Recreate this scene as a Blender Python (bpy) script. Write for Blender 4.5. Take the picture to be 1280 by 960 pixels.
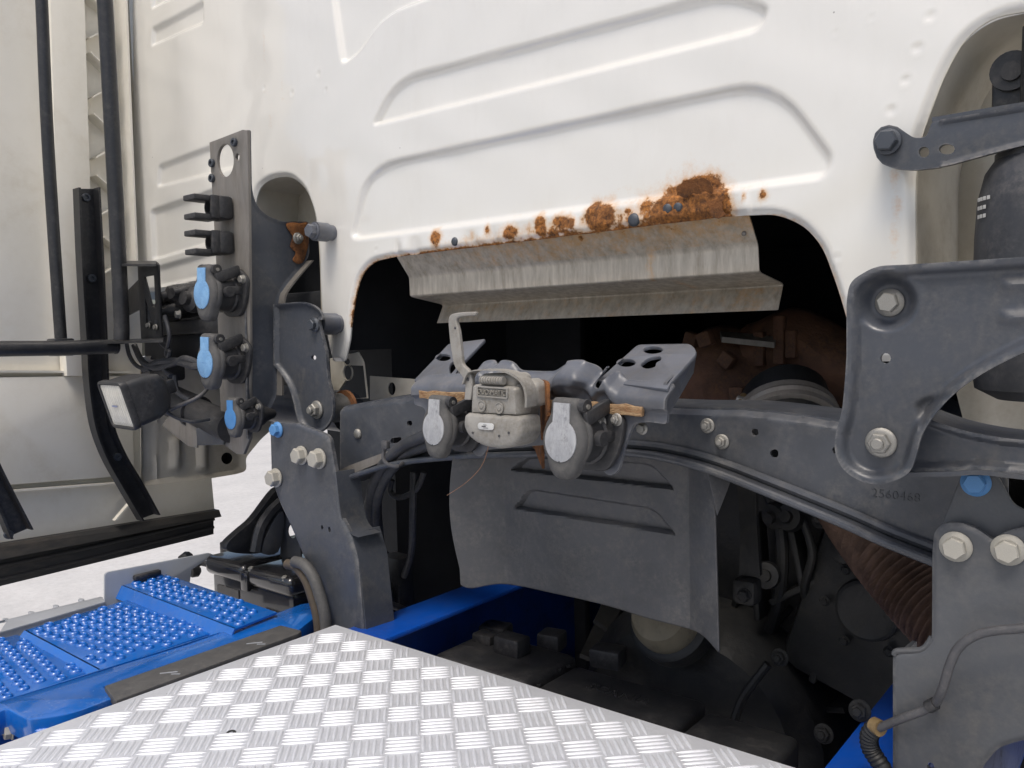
import bpy, bmesh, math, random
import numpy as np
from mathutils import Matrix, Vector
random.seed(7); np.random.seed(7)
for o in list(bpy.data.objects): bpy.data.objects.remove(o)
scene = bpy.context.scene
COL = scene.collection

# ------------------------------------------------------------------ camera
H = 1.42                       # camera height above the ground
F = 1040.0                     # focal length in pixels of the 1280 px wide photograph
_yc = np.array([840., -80., 1040.]); _yc /= np.linalg.norm(_yc)
_xc = np.array([1302., 32., -1040.]); _xc /= np.linalg.norm(_xc)
_xc -= _yc * _xc.dot(_yc); _xc /= np.linalg.norm(_xc)
_zc = np.cross(_xc, _yc)
RT = np.array([_xc[0], _yc[0], _zc[0]]); DN = np.array([_xc[1], _yc[1], _zc[1]]); FW = np.array([_xc[2], _yc[2], _zc[2]])
cam = bpy.data.cameras.new('camera'); camo = bpy.data.objects.new('camera', cam); COL.objects.link(camo)
cam.sensor_width = 36.0; cam.lens = F / 1280.0 * 36.0
cam.clip_start = 0.02; cam.clip_end = 400.0
camo.matrix_world = Matrix(((RT[0], -DN[0], -FW[0], 0), (RT[1], -DN[1], -FW[1], 0), (RT[2], -DN[2], -FW[2], H), (0, 0, 0, 1)))
scene.camera = camo
cy = scene.cycles; cy.max_bounces = 6; cy.diffuse_bounces = 3; cy.glossy_bounces = 3; cy.transmission_bounces = 2; cy.caustics_reflective = False; cy.caustics_refractive = False; cy.use_adaptive_sampling = True; cy.adaptive_threshold = 0.02; cy.use_denoising = True

# ------------------------------------------------------------------ sky, sun, exposure
SUN_EL, SUN_AZ = 62.0, 165.0   # azimuth of the sun, clockwise from +Y
w = bpy.data.worlds.new('World'); scene.world = w; w.use_nodes = True
nt = w.node_tree; bg = nt.nodes['Background']
sky = nt.nodes.new('ShaderNodeTexSky'); sky.sky_type = 'NISHITA'; sky.sun_disc = False
sky.sun_elevation = math.radians(SUN_EL); sky.sun_rotation = math.radians(SUN_AZ)
sky.air_density = 1.0; sky.dust_density = 4.0; sky.ozone_density = 0.6
nt.links.new(sky.outputs[0], bg.inputs[0]); bg.inputs[1].default_value = 0.12
sl = bpy.data.lights.new('sun', 'SUN'); sl.energy = 1.5; sl.angle = math.radians(22); sl.color = (1.0, 0.95, 0.87)
so = bpy.data.objects.new('sun', sl); COL.objects.link(so); so.location = (-3, -6, 8)
_a, _e = math.radians(SUN_AZ), math.radians(SUN_EL)
_sd = Vector((math.sin(_a) * math.cos(_e), math.cos(_a) * math.cos(_e), math.sin(_e)))
so.rotation_euler = _sd.to_track_quat('Z', 'Y').to_euler()
vs = scene.view_settings
vs.view_transform = 'Standard'; vs.look = 'None'; vs.exposure = 0.24; vs.gamma = 1.0; vs.use_curve_mapping = False

# ------------------------------------------------------------------ helpers: rays, planes, outlines
def ray(px, py): return RT * ((px - 640.) / F) + DN * ((py - 480.) / F) + FW
EYE = np.array([0., 0., H])
class Pl:
    def __init__(s, O, U, V):
        s.O = np.array(O, float); s.U = np.array(U, float); s.U /= np.linalg.norm(s.U)
        V = np.array(V, float); V -= s.U * V.dot(s.U); s.V = V / np.linalg.norm(V); s.N = np.cross(s.U, s.V)
    def w(s, px, py):
        d = ray(px, py); t = (s.O - EYE).dot(s.N) / d.dot(s.N); return EYE + d * t
    def uv(s, px, py):
        p = s.w(px, py) - s.O; return (p.dot(s.U), p.dot(s.V))
    def uvs(s, pts): return np.array([s.uv(*p[:2]) for p in pts])
    def p(s, u, v, h=0.): return s.O + s.U * u + s.V * v + s.N * h
    def M(s): 
        return Matrix(((s.U[0], s.V[0], s.N[0], s.O[0]), (s.U[1], s.V[1], s.N[1], s.O[1]), (s.U[2], s.V[2], s.N[2], s.O[2]), (0, 0, 0, 1)))
def YP(y): return Pl((0, y, H), (1, 0, 0), (0, 0, 1))        # faces the rear of the truck (towards the camera)
def XP(x): return Pl((x, 0, H), (0, 1, 0), (0, 0, 1))        # faces inwards from the left
def ZP(z): return Pl((0, 0, H + z), (1, 0, 0), (0, 1, 0))    # faces up
def PY(px, py, y): return YP(y).w(px, py)
def PX(px, py, x): return XP(x).w(px, py)
def PZ(px, py, z): return ZP(z).w(px, py)

def rnd(pts, n=6):
    """closed polygon, a third value rounds the corner"""
    out = []; m = len(pts)
    for i in range(m):
        p = np.array(pts[i][:2], float); r = pts[i][2] if len(pts[i]) > 2 else 0
        if r <= 0: out.append(p); continue
        a = np.array(pts[i - 1][:2], float) - p; b = np.array(pts[(i + 1) % m][:2], float) - p
        la, lb = np.linalg.norm(a), np.linalg.norm(b)
        k = min(r, la * .49, lb * .49)
        A = p + a / la * k; B = p + b / lb * k
        for j in range(n + 1):
            t = j / n; out.append((1 - t) ** 2 * A + 2 * t * (1 - t) * p + t * t * B)
    return np.array(out)
def spl(pts, n=5, closed=True):
    """Catmull-Rom through the points"""
    P = np.array(pts, float); m = len(P); out = []
    rng = range(m if closed else m - 1)
    for i in rng:
        if closed: a, b, c, d = P[i - 1], P[i], P[(i + 1) % m], P[(i + 2) % m]
        else: a, b, c, d = P[max(i - 1, 0)], P[i], P[i + 1], P[min(i + 2, m - 1)]
        for j in range(n):
            t = j / n
            out.append(.5 * (2 * b + (c - a) * t + (2 * a - 5 * b + 4 * c - d) * t * t + (3 * b - a - 3 * c + d) * t ** 3))
    if not closed: out.append(P[-1])
    return np.array(out)
def circ(cx, cy, rx, ry=None, n=20):
    ry = rx if ry is None else ry
    return np.array([(cx + rx * math.cos(2 * math.pi * i / n), cy + ry * math.sin(2 * math.pi * i / n)) for i in range(n)])
def sdf(Q, poly):
    """signed distance, positive inside"""
    Q = np.asarray(Q); d2 = np.full(len(Q), 1e9); ins = np.zeros(len(Q), bool); m = len(poly)
    for i in range(m):
        a, b = poly[i], poly[(i + 1) % m]; e = b - a; L = e.dot(e)
        if L < 1e-16: continue
        wv = Q - a; t = np.clip((wv @ e) / L, 0, 1)
        dd = wv - t[:, None] * e; d2 = np.minimum(d2, (dd * dd).sum(1))
        c = (a[1] > Q[:, 1]) != (b[1] > Q[:, 1])
        if c.any():
            xi = a[0] + (Q[:, 1] - a[1]) / (b[1] - a[1] + 1e-18) * e[0]
            ins ^= c & (Q[:, 0] < xi)
    d = np.sqrt(d2); return np.where(ins, d, -d)
def sst(x): x = np.clip(x, 0, 1); return x * x * (3 - 2 * x)

# ------------------------------------------------------------------ helpers: objects
WM = {}
def thing(name, label, cat, loc, group=None, M=None):
    o = bpy.data.objects.new(name, None); COL.objects.link(o); o.empty_display_size = .02
    M = M if M is not None else Matrix.Translation(Vector([float(c) for c in loc]))
    o.matrix_basis = M; WM[o.name] = M
    o['label'] = label; o['category'] = cat
    if group: o['group'] = group
    return o
def tag(o, label, cat, group=None):
    o['label'] = label; o['category'] = cat
    if group: o['group'] = group
    return o
def link(name, me, mat, parent=None, M=Matrix.Identity(4)):
    o = bpy.data.objects.new(name, me); COL.objects.link(o)
    if mat is not None and len(me.materials) == 0: me.materials.append(mat)
    WM[o.name] = M.copy()
    if parent is not None:
        o.parent = parent; o.matrix_parent_inverse = Matrix.Identity(4); o.matrix_basis = WM[parent.name].inverted() @ M
    else: o.matrix_basis = M
    return o
def mk(V, Fc, smooth=35, attrs=None):
    me = bpy.data.meshes.new('m')
    if isinstance(V, np.ndarray): V = V.tolist()
    me.from_pydata(V, [], Fc if not isinstance(Fc, np.ndarray) else Fc.tolist()); me.update()
    if attrs:
        for k, a in attrs.items():
            at = me.attributes.new(k, 'FLOAT', 'POINT'); at.data.foreach_set('value', np.asarray(a, np.float32))
    if smooth:
        me.polygons.foreach_set('use_smooth', [True] * len(me.polygons)); me.set_sharp_from_angle(angle=math.radians(smooth))
    return me
def emit(name, VF, mat, parent=None, smooth=35, attrs=None):
    """world-space geometry -> object with its origin in its middle"""
    V, Fc = VF[0], VF[1]
    V = np.asarray(V, float); c = (V.min(0) + V.max(0)) / 2
    return link(name, mk(V - c, Fc, smooth, attrs), mat, parent, Matrix.Translation(Vector(c.tolist())))
def emit_me(name, me, mat, parent=None):
    """world-space bpy mesh"""
    n = len(me.vertices); a = np.empty(n * 3, np.float32); me.vertices.foreach_get('co', a); a = a.reshape(-1, 3)
    c = (a.min(0) + a.max(0)) / 2; a -= c; me.vertices.foreach_set('co', a.ravel()); me.update()
    return link(name, me, mat, parent, Matrix.Translation(Vector([float(x) for x in c])))
def join(*vfs):
    V = []; Fc = []; n = 0
    for v, f in vfs:
        v = np.asarray(v, float); V.append(v); Fc += [tuple(int(i) + n for i in q) for q in f]; n += len(v)
    return np.vstack(V), Fc

def sheet_vf(pl, outline, cell, hfn=None, thick=.003, holes=(), attrfn=None):
    """pressed sheet: grid over the outline (uv of plane pl), edges snapped to the outline, relief from hfn(uv, edge distance)"""
    O = np.asarray(outline); lo = O.min(0) - cell * 1.5; hi = O.max(0) + cell * 1.5
    nu = int((hi[0] - lo[0]) / cell) + 2; nv = int((hi[1] - lo[1]) / cell) + 2
    gu, gv = np.meshgrid(lo[0] + np.arange(nu) * cell, lo[1] + np.arange(nv) * cell)
    Q = np.stack([gu.ravel(), gv.ravel()], 1)
    def S(Q):
        s = sdf(Q, O)
        for h in holes: s = np.minimum(s, -sdf(Q, np.asarray(h)))
        return s
    s = S(Q)
    idx = np.arange(nu * nv).reshape(nv, nu)
    quads = np.stack([idx[:-1, :-1], idx[:-1, 1:], idx[1:, 1:], idx[1:, :-1]], -1).reshape(-1, 4)
    keep = s[quads].mean(1) > 0
    keep &= s[quads].min(1) > -cell * .95
    quads = quads[keep]
    used = np.unique(quads); re = -np.ones(len(Q), int); re[used] = np.arange(len(used)); Q = Q[used]; quads = re[quads]; s = s[used]
    E = np.concatenate([quads[:, [0, 1]], quads[:, [1, 2]], quads[:, [2, 3]], quads[:, [3, 0]]])
    Es = np.sort(E, 1); key = Es[:, 0].astype(np.int64) * len(Q) + Es[:, 1]
    uq, inv, cnt = np.unique(key, return_inverse=True, return_counts=True)
    B = E[cnt[inv.ravel()] == 1]; bv = np.unique(B)
    e = cell * .05
    for _ in range(3):
        q = Q[bv]; s0 = S(q)
        gx = (S(q + [e, 0]) - S(q - [e, 0])) / (2 * e); gy = (S(q + [0, e]) - S(q - [0, e])) / (2 * e)
        g = np.stack([gx, gy], 1); L = np.maximum((g * g).sum(1), .25)
        st = -(s0 / L)[:, None] * g
        ln = np.linalg.norm(st, axis=1, keepdims=True); st *= np.minimum(1, cell * .7 / np.maximum(ln, 1e-9))
        Q[bv] = q + st
    s = sdf(Q, O)
    h = hfn(Q, np.maximum(s, 0)) if hfn else np.zeros(len(Q))
    top = pl.O + Q[:, :1] * pl.U + Q[:, 1:] * pl.V + h[:, None] * pl.N
    bot = top - pl.N * thick
    n = len(Q); V = np.vstack([top, bot])
    Fc = quads.tolist() + (quads[:, ::-1] + n).tolist() + np.stack([B[:, 1], B[:, 0], B[:, 0] + n, B[:, 1] + n], 1).tolist()
    at = None
    if attrfn: at = {k: np.concatenate([a, a]) for k, a in attrfn(Q, s).items()}
    return V, Fc, at
def sheet(name, mat, parent, pl, outline, cell, hfn=None, thick=.003, holes=(), attrfn=None):
    V, Fc, at = sheet_vf(pl, outline, cell, hfn, thick, holes, attrfn); mat = WORN.get(mat.name, mat)
    return emit(name, (V, Fc), mat, parent, 40, at)

def plate_me(outline, thick, holes=(), bev=.001, M=None, seg=2):
    """flat plate with holes, in xy, front face at z = 0"""
    cu = bpy.data.curves.new('c', 'CURVE'); cu.dimensions = '2D'; cu.fill_mode = 'BOTH'
    for poly in [outline] + list(holes):
        sp = cu.splines.new('POLY'); sp.points.add(len(poly) - 1); sp.use_cyclic_u = True
        for i, q in enumerate(poly): sp.points[i].co = (q[0], q[1], 0, 1)
    cu.extrude = max(thick / 2 - bev, 1e-5); cu.bevel_depth = bev; cu.bevel_resolution = seg - 1; cu.offset = -bev
    ob = bpy.data.objects.new('t', cu); COL.objects.link(ob)
    dg = bpy.context.evaluated_depsgraph_get()
    me = bpy.data.meshes.new_from_object(ob.evaluated_get(dg)); bpy.data.objects.remove(ob); bpy.data.curves.remove(cu)
    me.materials.clear()
    me.transform(Matrix.Translation((0, 0, -thick / 2)))
    if M is not None: me.transform(M)
    bm = bmesh.new(); bm.from_mesh(me); bmesh.ops.remove_doubles(bm, verts=bm.verts, dist=1e-6); bmesh.ops.recalc_face_normals(bm, faces=bm.faces); bm.to_mesh(me); bm.free()
    me.polygons.foreach_set('use_smooth', [True] * len(me.polygons)); me.set_sharp_from_angle(angle=math.radians(38))
    return me
def plate(name, mat, parent, pl, out_px, thick, holes_px=(), bev=.0012, uv=False):
    o = out_px if uv else pl.uvs(out_px); hs = [h if uv else pl.uvs(h) for h in holes_px]
    return emit_me(name, plate_me(o, thick, hs, bev, pl.M()), mat, parent)
def text_me(s, size, depth, M, spacing=1.0, bold=0):
    cu = bpy.data.curves.new('t', 'FONT'); cu.body = s; cu.size = size; cu.extrude = depth; cu.align_x = 'CENTER'; cu.align_y = 'CENTER'
    cu.space_character = spacing; cu.offset = bold; cu.resolution_u = 3
    ob = bpy.data.objects.new('t', cu); COL.objects.link(ob)
    dg = bpy.context.evaluated_depsgraph_get()
    me = bpy.data.meshes.new_from_object(ob.evaluated_get(dg)); bpy.data.objects.remove(ob); bpy.data.curves.remove(cu)
    me.materials.clear(); me.transform(M); return me

def tube(P, r, n=12, caps=True):
    P = np.asarray(P, float); m = len(P); r = np.full(m, r) if np.isscalar(r) else np.asarray(r)
    T = np.gradient(P, axis=0); T /= np.linalg.norm(T, axis=1, keepdims=True) + 1e-12
    a = np.array([0, 0, 1.]) if abs(T[0][2]) < .9 else np.array([1., 0, 0])
    n0 = np.cross(T[0], a); n0 /= np.linalg.norm(n0); V = []
    for i in range(m):
        n0 = n0 - T[i] * n0.dot(T[i]); n0 /= np.linalg.norm(n0); b = np.cross(T[i], n0)
        for k in range(n):
            q = 2 * math.pi * k / n; V.append(P[i] + r[i] * (math.cos(q) * n0 + math.sin(q) * b))
    Fc = [(i * n + k, i * n + (k + 1) % n, (i + 1) * n + (k + 1) % n, (i + 1) * n + k) for i in range(m - 1) for k in range(n)]
    if caps: Fc += [tuple(range(n - 1, -1, -1)), tuple(range((m - 1) * n, m * n))]
    return np.array(V), Fc
def lathe(prof, O=(0, 0, 0), A=(0, 0, 1), n=24, capped=True):
    """profile of (radius, height) along axis A from O"""
    A = np.array(A, float); A /= np.linalg.norm(A); O = np.array(O, float)
    a = np.array([0, 0, 1.]) if abs(A[2]) < .9 else np.array([1., 0, 0])
    u = np.cross(a, A); u /= np.linalg.norm(u); v = np.cross(A, u); V = []
    for r, h in prof:
        for k in range(n):
            q = 2 * math.pi * k / n; V.append(O + A * h + r * (math.cos(q) * u + math.sin(q) * v))
    m = len(prof)
    Fc = [(i * n + k, i * n + (k + 1) % n, (i + 1) * n + (k + 1) % n, (i + 1) * n + k) for i in range(m - 1) for k in range(n)]
    if capped: Fc += [tuple(range(n - 1, -1, -1)), tuple(range((m - 1) * n, m * n))]
    return np.array(V), Fc
def rbox(c, size, bev=.003, R=None, seg=2):
    bm = bmesh.new(); bmesh.ops.create_cube(bm, size=1.0)
    for v in bm.verts: v.co = Vector((v.co.x * size[0], v.co.y * size[1], v.co.z * size[2]))
    if bev > 0: bmesh.ops.bevel(bm, geom=bm.edges[:] , offset=bev, segments=seg, profile=.5, affect='EDGES')
    bm.verts.ensure_lookup_table()
    V = np.array([v.co[:] for v in bm.verts]); Fc = [tuple(v.index for v in f.verts) for f in bm.faces]; bm.free()
    if R is not None: V = V @ np.asarray(R).T
    return V + np.array(c, float), Fc
def RZ(a): c, s = math.cos(a), math.sin(a); return np.array([[c, -s, 0], [s, c, 0], [0, 0, 1]])
def RXm(a): c, s = math.cos(a), math.sin(a); return np.array([[1, 0, 0], [0, c, -s], [0, s, c]])
def RYm(a): c, s = math.cos(a), math.sin(a); return np.array([[c, 0, s], [0, 1, 0], [-s, 0, c]])
def ribbon(L, R, thick_dir, t, n=None):
    """strip between two 3-d polylines with thickness"""
    L = np.asarray(L); R = np.asarray(R); m = len(L); d = np.asarray(thick_dir) * t
    V = np.vstack([L, R, L + d, R + d]); Fc = []
    for i in range(m - 1):
        Fc += [(i, i + 1, m + i + 1, m + i), (2 * m + i, 3 * m + i, 3 * m + i + 1, 2 * m + i + 1),
               (i, 2 * m + i, 2 * m + i + 1, i + 1), (m + i, m + i + 1, 3 * m + i + 1, 3 * m + i)]
    Fc += [(0, m, 3 * m, 2 * m), (m - 1, 3 * m - 1, 4 * m - 1, 2 * m - 1)]
    return V, Fc

# ------------------------------------------------------------------ materials
def mat(name, c1, c2=None, scale=8., rough=.5, rvar=.12, metal=0., bump=.0, bscale=60., coat=0., dust=None, dustamt=.0, dscale=14., spec=.5, stretch=(1, 1, 1), rust=False, specks=0., grime=0., wear=0.):
    m = bpy.data.materials.new(name); m.use_nodes = True; nt = m.node_tree; N = nt.nodes; Lk = nt.links
    b = N['Principled BSDF']; c2 = c2 or c1
    tc = N.new('ShaderNodeTexCoord'); mp = N.new('ShaderNodeMapping'); mp.inputs['Scale'].default_value = stretch
    Lk.new(tc.outputs['Object'], mp.inputs[0])
    def noise(sc, det=4, ro=.6, src=None):
        n = N.new('ShaderNodeTexNoise'); n.inputs['Scale'].default_value = sc; n.inputs['Detail'].default_value = det; n.inputs['Roughness'].default_value = ro
        Lk.new((src or mp.outputs[0]), n.inputs['Vector']); return n.outputs[0]
    def ramp(f, a, bb, c0=(0, 0, 0, 1), c1_=(1, 1, 1, 1)):
        r = N.new('ShaderNodeValToRGB'); r.color_ramp.elements[0].position = a; r.color_ramp.elements[1].position = bb
        r.color_ramp.elements[0].color = c0; r.color_ramp.elements[1].color = c1_; Lk.new(f, r.inputs[0]); return r.outputs[0]
    def mix(f, A, B):
        x = N.new('ShaderNodeMix'); x.data_type = 'RGBA'
        if isinstance(f, float): x.inputs[0].default_value = f
        else: Lk.new(f, x.inputs[0])
        for s, q in ((6, A), (7, B)):
            if isinstance(q, tuple): x.inputs[s].default_value = (*q[:3], 1)
            else: Lk.new(q, x.inputs[s])
        return x.outputs[2]
    def math_(op, a, bb):
        x = N.new('ShaderNodeMath'); x.operation = op
        for i, q in enumerate((a, bb)):
            if isinstance(q, (int, float)): x.inputs[i].default_value = q
            else: Lk.new(q, x.inputs[i])
        return x.outputs[0]
    n1 = noise(scale)
    col = mix(ramp(n1, .35, .68), tuple(c1), tuple(c2))
    rr = math_('ADD', math_('MULTIPLY', n1, rvar), rough - rvar / 2)
    if dust:
        n2 = noise(dscale, 6, .72); n3 = noise(dscale * 7, 3, .7)
        f = math_('MULTIPLY', ramp(n2, .42, .70), ramp(n3, .36, .66)); f = math_('MULTIPLY', f, dustamt)
        col = mix(f, col, tuple(dust)); x = math_('MULTIPLY', f, .35); rr = math_('ADD', rr, x)
    if grime:       # broad darker stains
        gm = math_('MULTIPLY', ramp(noise(dscale * .45, 5, .68), .45, .72), grime); col = mix(gm, col, (c1[0] * .38, c1[1] * .36, c1[2] * .33)); rr = math_('ADD', rr, math_('MULTIPLY', gm, .18))
    if wear:        # chipped, rubbed edges
        ge = N.new('ShaderNodeNewGeometry'); wf = math_('MULTIPLY', ramp(ge.outputs['Pointiness'], .535, .62), ramp(noise(70, 4, .7), .42, .58)); wf = math_('MULTIPLY', wf, wear); col = mix(wf, col, (.40, .385, .36))
    if specks:      # scattered tiny dirt spots
        vo = N.new('ShaderNodeTexVoronoi'); vo.inputs['Scale'].default_value = 34.; Lk.new(tc.outputs['Object'], vo.inputs['Vector'])
        sp_ = N.new('ShaderNodeSeparateColor'); Lk.new(vo.outputs['Color'], sp_.inputs[0])
        rad = math_('MULTIPLY', math_('SUBTRACT', sp_.outputs[0], .72), .16)
        g_ = math_('LESS_THAN', vo.outputs['Distance'], rad); col = mix(math_('MULTIPLY', g_, specks), col, (.12, .10, .08))
    if rust:
        at = N.new('ShaderNodeAttribute'); at.attribute_name = 'rust'
        ra = noise(62, 6, .74, tc.outputs['Object']); rb = noise(190, 5, .7, tc.outputs['Object'])
        f0 = math_('ADD', at.outputs['Fac'], math_('MULTIPLY', math_('SUBTRACT', ra, .5), .95))
        f1 = ramp(f0, .46, .55); f2 = ramp(f0, .10, .54)
        rc = mix(ramp(rb, .32, .66), (.040, .015, .007), (.52, .205, .045)); rc = mix(math_('MULTIPLY', ramp(noise(22, 4, .6, tc.outputs['Object']), .42, .62), .45), rc, (.085, .040, .022))
        st = math_('MULTIPLY', math_('POWER', f2, 1.6), .85)
        col = mix(st, col, (.66, .33, .075)); col = mix(f1, col, rc)
        rr = mix(f1, rr, (.85, .85, .85)) 
        rustf = f1; rbn = rb
    Lk.new(col, b.inputs['Base Color']); Lk.new(rr, b.inputs['Roughness'])
    b.inputs['Metallic'].default_value = metal; b.inputs['Specular IOR Level'].default_value = spec
    if coat:
        b.inputs['Coat Weight'].default_value = coat; b.inputs['Coat IOR'].default_value = 1.75; b.inputs['Coat Roughness'].default_value = .06
        if rust: Lk.new(math_('MULTIPLY', math_('SUBTRACT', 1., rustf), coat), b.inputs['Coat Weight'])
    if bump or rust:
        hN = noise(bscale, 4, .6) if bump else None
        bp = N.new('ShaderNodeBump'); bp.inputs['Distance'].default_value = .002; bp.inputs['Strength'].default_value = bump if not rust else .9
        if rust:
            hh = math_('MULTIPLY', rbn, rustf); hh = math_('ADD', hh, math_('MULTIPLY', rustf, -.5))
            if bump: hh = math_('ADD', hh, math_('MULTIPLY', hN, bump))
            Lk.new(hh, bp.inputs['Height'])
        else: Lk.new(hN, bp.inputs['Height'])
        Lk.new(bp.outputs[0], b.inputs['Normal'])
    return m
DUST = (.30, .27, .23)
M_white = mat('white_paint', (.795, .78, .73), (.775, .76, .71), 3., .32, .1, coat=1.0, dust=(.56, .52, .45), dustamt=.13, dscale=9, rust=True, specks=.6, bump=.03, bscale=30, stretch=(1, 1, .35))
M_whitep = mat('white_paint_clean', (.795, .78, .73), (.775, .76, .71), 3., .32, .1, coat=1.0, dust=(.56, .52, .45), dustamt=.13, dscale=9, specks=.6, stretch=(1, 1, .35))
M_cream = mat('cream_primer', (.62, .585, .50), (.50, .46, .38), 6., .5, .15, dust=(.33, .28, .2), dustamt=.6, dscale=8, bump=.1, bscale=40)
M_fair = mat('white_fairing_paint', (.82, .79, .71), (.77, .74, .655), 4., .42, .1, dust=(.55, .48, .36), dustamt=.35, dscale=6, bump=.04, bscale=30)
M_grey = mat('chassis_grey_paint', (.066, .073, .088), (.054, .061, .074), 9., .31, .14, grime=.6, dust=(.25, .235, .21), dustamt=.42, dscale=16, bump=.10, bscale=130)
M_greyw = mat('worn_chassis_grey_paint', (.066, .073, .088), (.054, .061, .074), 9., .31, .14, grime=.6, wear=.4, dust=(.25, .235, .21), dustamt=.42, dscale=16, bump=.10, bscale=130)
M_greyd = mat('chassis_grey_dusty', (.088, .093, .101), (.074, .079, .088), 7., .42, .14, grime=.55, dust=(.30, .28, .25), dustamt=.35, dscale=11, bump=.12, bscale=150)
M_greydw = mat('worn_chassis_grey_dusty', (.088, .093, .101), (.074, .079, .088), 7., .42, .14, grime=.55, wear=.4, dust=(.30, .28, .25), dustamt=.35, dscale=11, bump=.12, bscale=150)
M_greylt = mat('bracket_grey_paint', (.135, .145, .17), (.10, .11, .132), 12., .32, .14, grime=.6, dust=DUST, dustamt=.35, dscale=20, bump=.10, bscale=120)
M_greyltw = mat('worn_bracket_grey_paint', (.135, .145, .17), (.10, .11, .132), 12., .32, .14, grime=.6, wear=.4, dust=DUST, dustamt=.35, dscale=20, bump=.10, bscale=120)
M_flap = mat('dusty_shield_sheet', (.066, .067, .072), (.050, .054, .063), 10., .40, .14, grime=.4, dust=(.20, .19, .175), dustamt=.55, dscale=24, bump=.18, bscale=120)
M_galv = mat('galvanised_sheet', (.60, .55, .465), (.42, .38, .315), 20., .46, .14, metal=.35, dust=(.28, .22, .15), dustamt=.5, dscale=10, bump=.12, bscale=110, stretch=(5, 5, .8), rust=True)
M_galv2 = mat('bare_stained_steel', (.24, .225, .205), (.19, .177, .16), 22., .5, .14, metal=.3, dust=(.16, .13, .1), dustamt=.5, dscale=14, bump=.08, bscale=110, stretch=(3, 3, .5))
M_cast = mat('cast_aluminium', (.37, .355, .325), (.27, .258, .232), 26., .58, .14, metal=.25, dust=(.20, .17, .13), dustamt=.65, dscale=30, bump=.35, bscale=260)
M_zinc = mat('zinc_bolt', (.36, .35, .32), (.24, .235, .215), 60., .42, .14, metal=.55, dust=(.18, .15, .12), dustamt=.5, dscale=70, bump=.2, bscale=300)
M_zincp = mat('pale_painted_bolt', (.50, .48, .42), (.40, .38, .33), 60., .5, .14, metal=.15, dust=(.2, .17, .13), dustamt=.4, dscale=70, bump=.2, bscale=300)
M_bluebolt = mat('blue_bolt', (.10, .30, .62), (.08, .24, .5), 60., .45, .14, dust=DUST, dustamt=.3, dscale=60, bump=.2, bscale=300)
M_dkbolt = mat('dark_bolt', (.065, .078, .098), (.045, .054, .068), 60., .38, .14, metal=.3, dust=DUST, dustamt=.4, dscale=60, bump=.2, bscale=300)
M_black = mat('black_paint', (.020, .021, .024), (.014, .015, .017), 12., .36, .14, dust=(.14, .13, .12), dustamt=.35, dscale=18, bump=.06, bscale=120)
M_plas = mat('black_plastic', (.028, .029, .031), (.02, .02, .022), 20., .48, .14, dust=(.17, .16, .15), dustamt=.4, dscale=24, bump=.15, bscale=200)
M_gloss = mat('glossy_black_plastic', (.014, .014, .016), (.011, .011, .012), 20., .2, .1, coat=.5, dust=(.2, .19, .18), dustamt=.12, dscale=14, bump=.04, bscale=160)
M_rub = mat('grey_rubber', (.085, .083, .08), (.06, .06, .06), 30., .62, .14, dust=(.2, .19, .175), dustamt=.6, dscale=34, bump=.2, bscale=260)
M_hose = mat('hose_rubber', (.045, .048, .055), (.03, .032, .037), 30., .5, .14, dust=(.18, .17, .16), dustamt=.45, dscale=24, bump=.12, bscale=200)
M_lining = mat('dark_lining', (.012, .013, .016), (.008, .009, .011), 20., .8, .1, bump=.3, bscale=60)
M_eng = mat('grimy_engine_metal', (.017, .018, .020), (.009, .010, .011), 14., .48, .16, metal=.15, dust=(.060, .055, .047), dustamt=.5, dscale=16, bump=.5, bscale=60)
M_turbo = mat('rusty_cast_iron', (.15, .072, .042), (.060, .034, .024), 20., .8, .1, dust=(.26, .13, .06), dustamt=.6, dscale=26, bump=.6, bscale=180)
M_rustpipe = mat('brown_flexible_pipe', (.17, .105, .075), (.10, .06, .043), 40., .6, .14, metal=.3, dust=(.09, .06, .05), dustamt=.6, dscale=40, bump=.3, bscale=260)
M_rusty = mat('rust', (.26, .10, .028), (.034, .016, .010), 42., .88, .08, dust=(.36, .15, .045), dustamt=.6, dscale=60, bump=1.0, bscale=260)
M_foam = mat('brown_worn_strip', (.44, .30, .165), (.24, .125, .055), 70., .85, .1, dust=(.16, .08, .04), dustamt=.6, dscale=40, bump=.9, bscale=240, stretch=(1, 1, 3))
M_blue = mat('blue_paint', (.006, .145, .56), (.005, .125, .50), 7., .2, .08, coat=.6, grime=.25, dust=(.22, .25, .30), dustamt=.28, dscale=20, bump=.03, bscale=90)
M_blueweb = mat('shaded_blue_paint', (.003, .030, .17), (.003, .022, .12), 7., .4, .1, dust=(.02, .022, .03), dustamt=.7, dscale=16)  # rail blue darkened in its colour to stand for shade under the cab
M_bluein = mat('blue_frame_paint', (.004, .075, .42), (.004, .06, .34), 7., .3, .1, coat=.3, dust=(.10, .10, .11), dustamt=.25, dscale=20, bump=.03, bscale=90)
M_alu = mat('aluminium_deck', (.84, .86, .90), (.76, .78, .82), 16., .47, .2, metal=.38, grime=.2, specks=.5, dust=(.52, .52, .52), dustamt=.5, dscale=14, bump=.10, bscale=200)
M_ltgrey = mat('pale_grey_paint', (.40, .42, .45), (.34, .36, .39), 8., .42, .1, dust=(.3, .28, .25), dustamt=.25, dscale=14, bump=.06, bscale=120)
M_lblue = mat('blue_label', (.24, .46, .72), (.17, .36, .62), 60., .5, .1, dust=(.10, .20, .36), dustamt=.8, dscale=50, bump=.12, bscale=300)
M_lblue2 = mat('plain_blue_lid', (.07, .25, .55), (.06, .21, .48), 40., .45, .1, dust=(.2, .28, .38), dustamt=.3, dscale=60, bump=.05, bscale=300)
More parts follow.
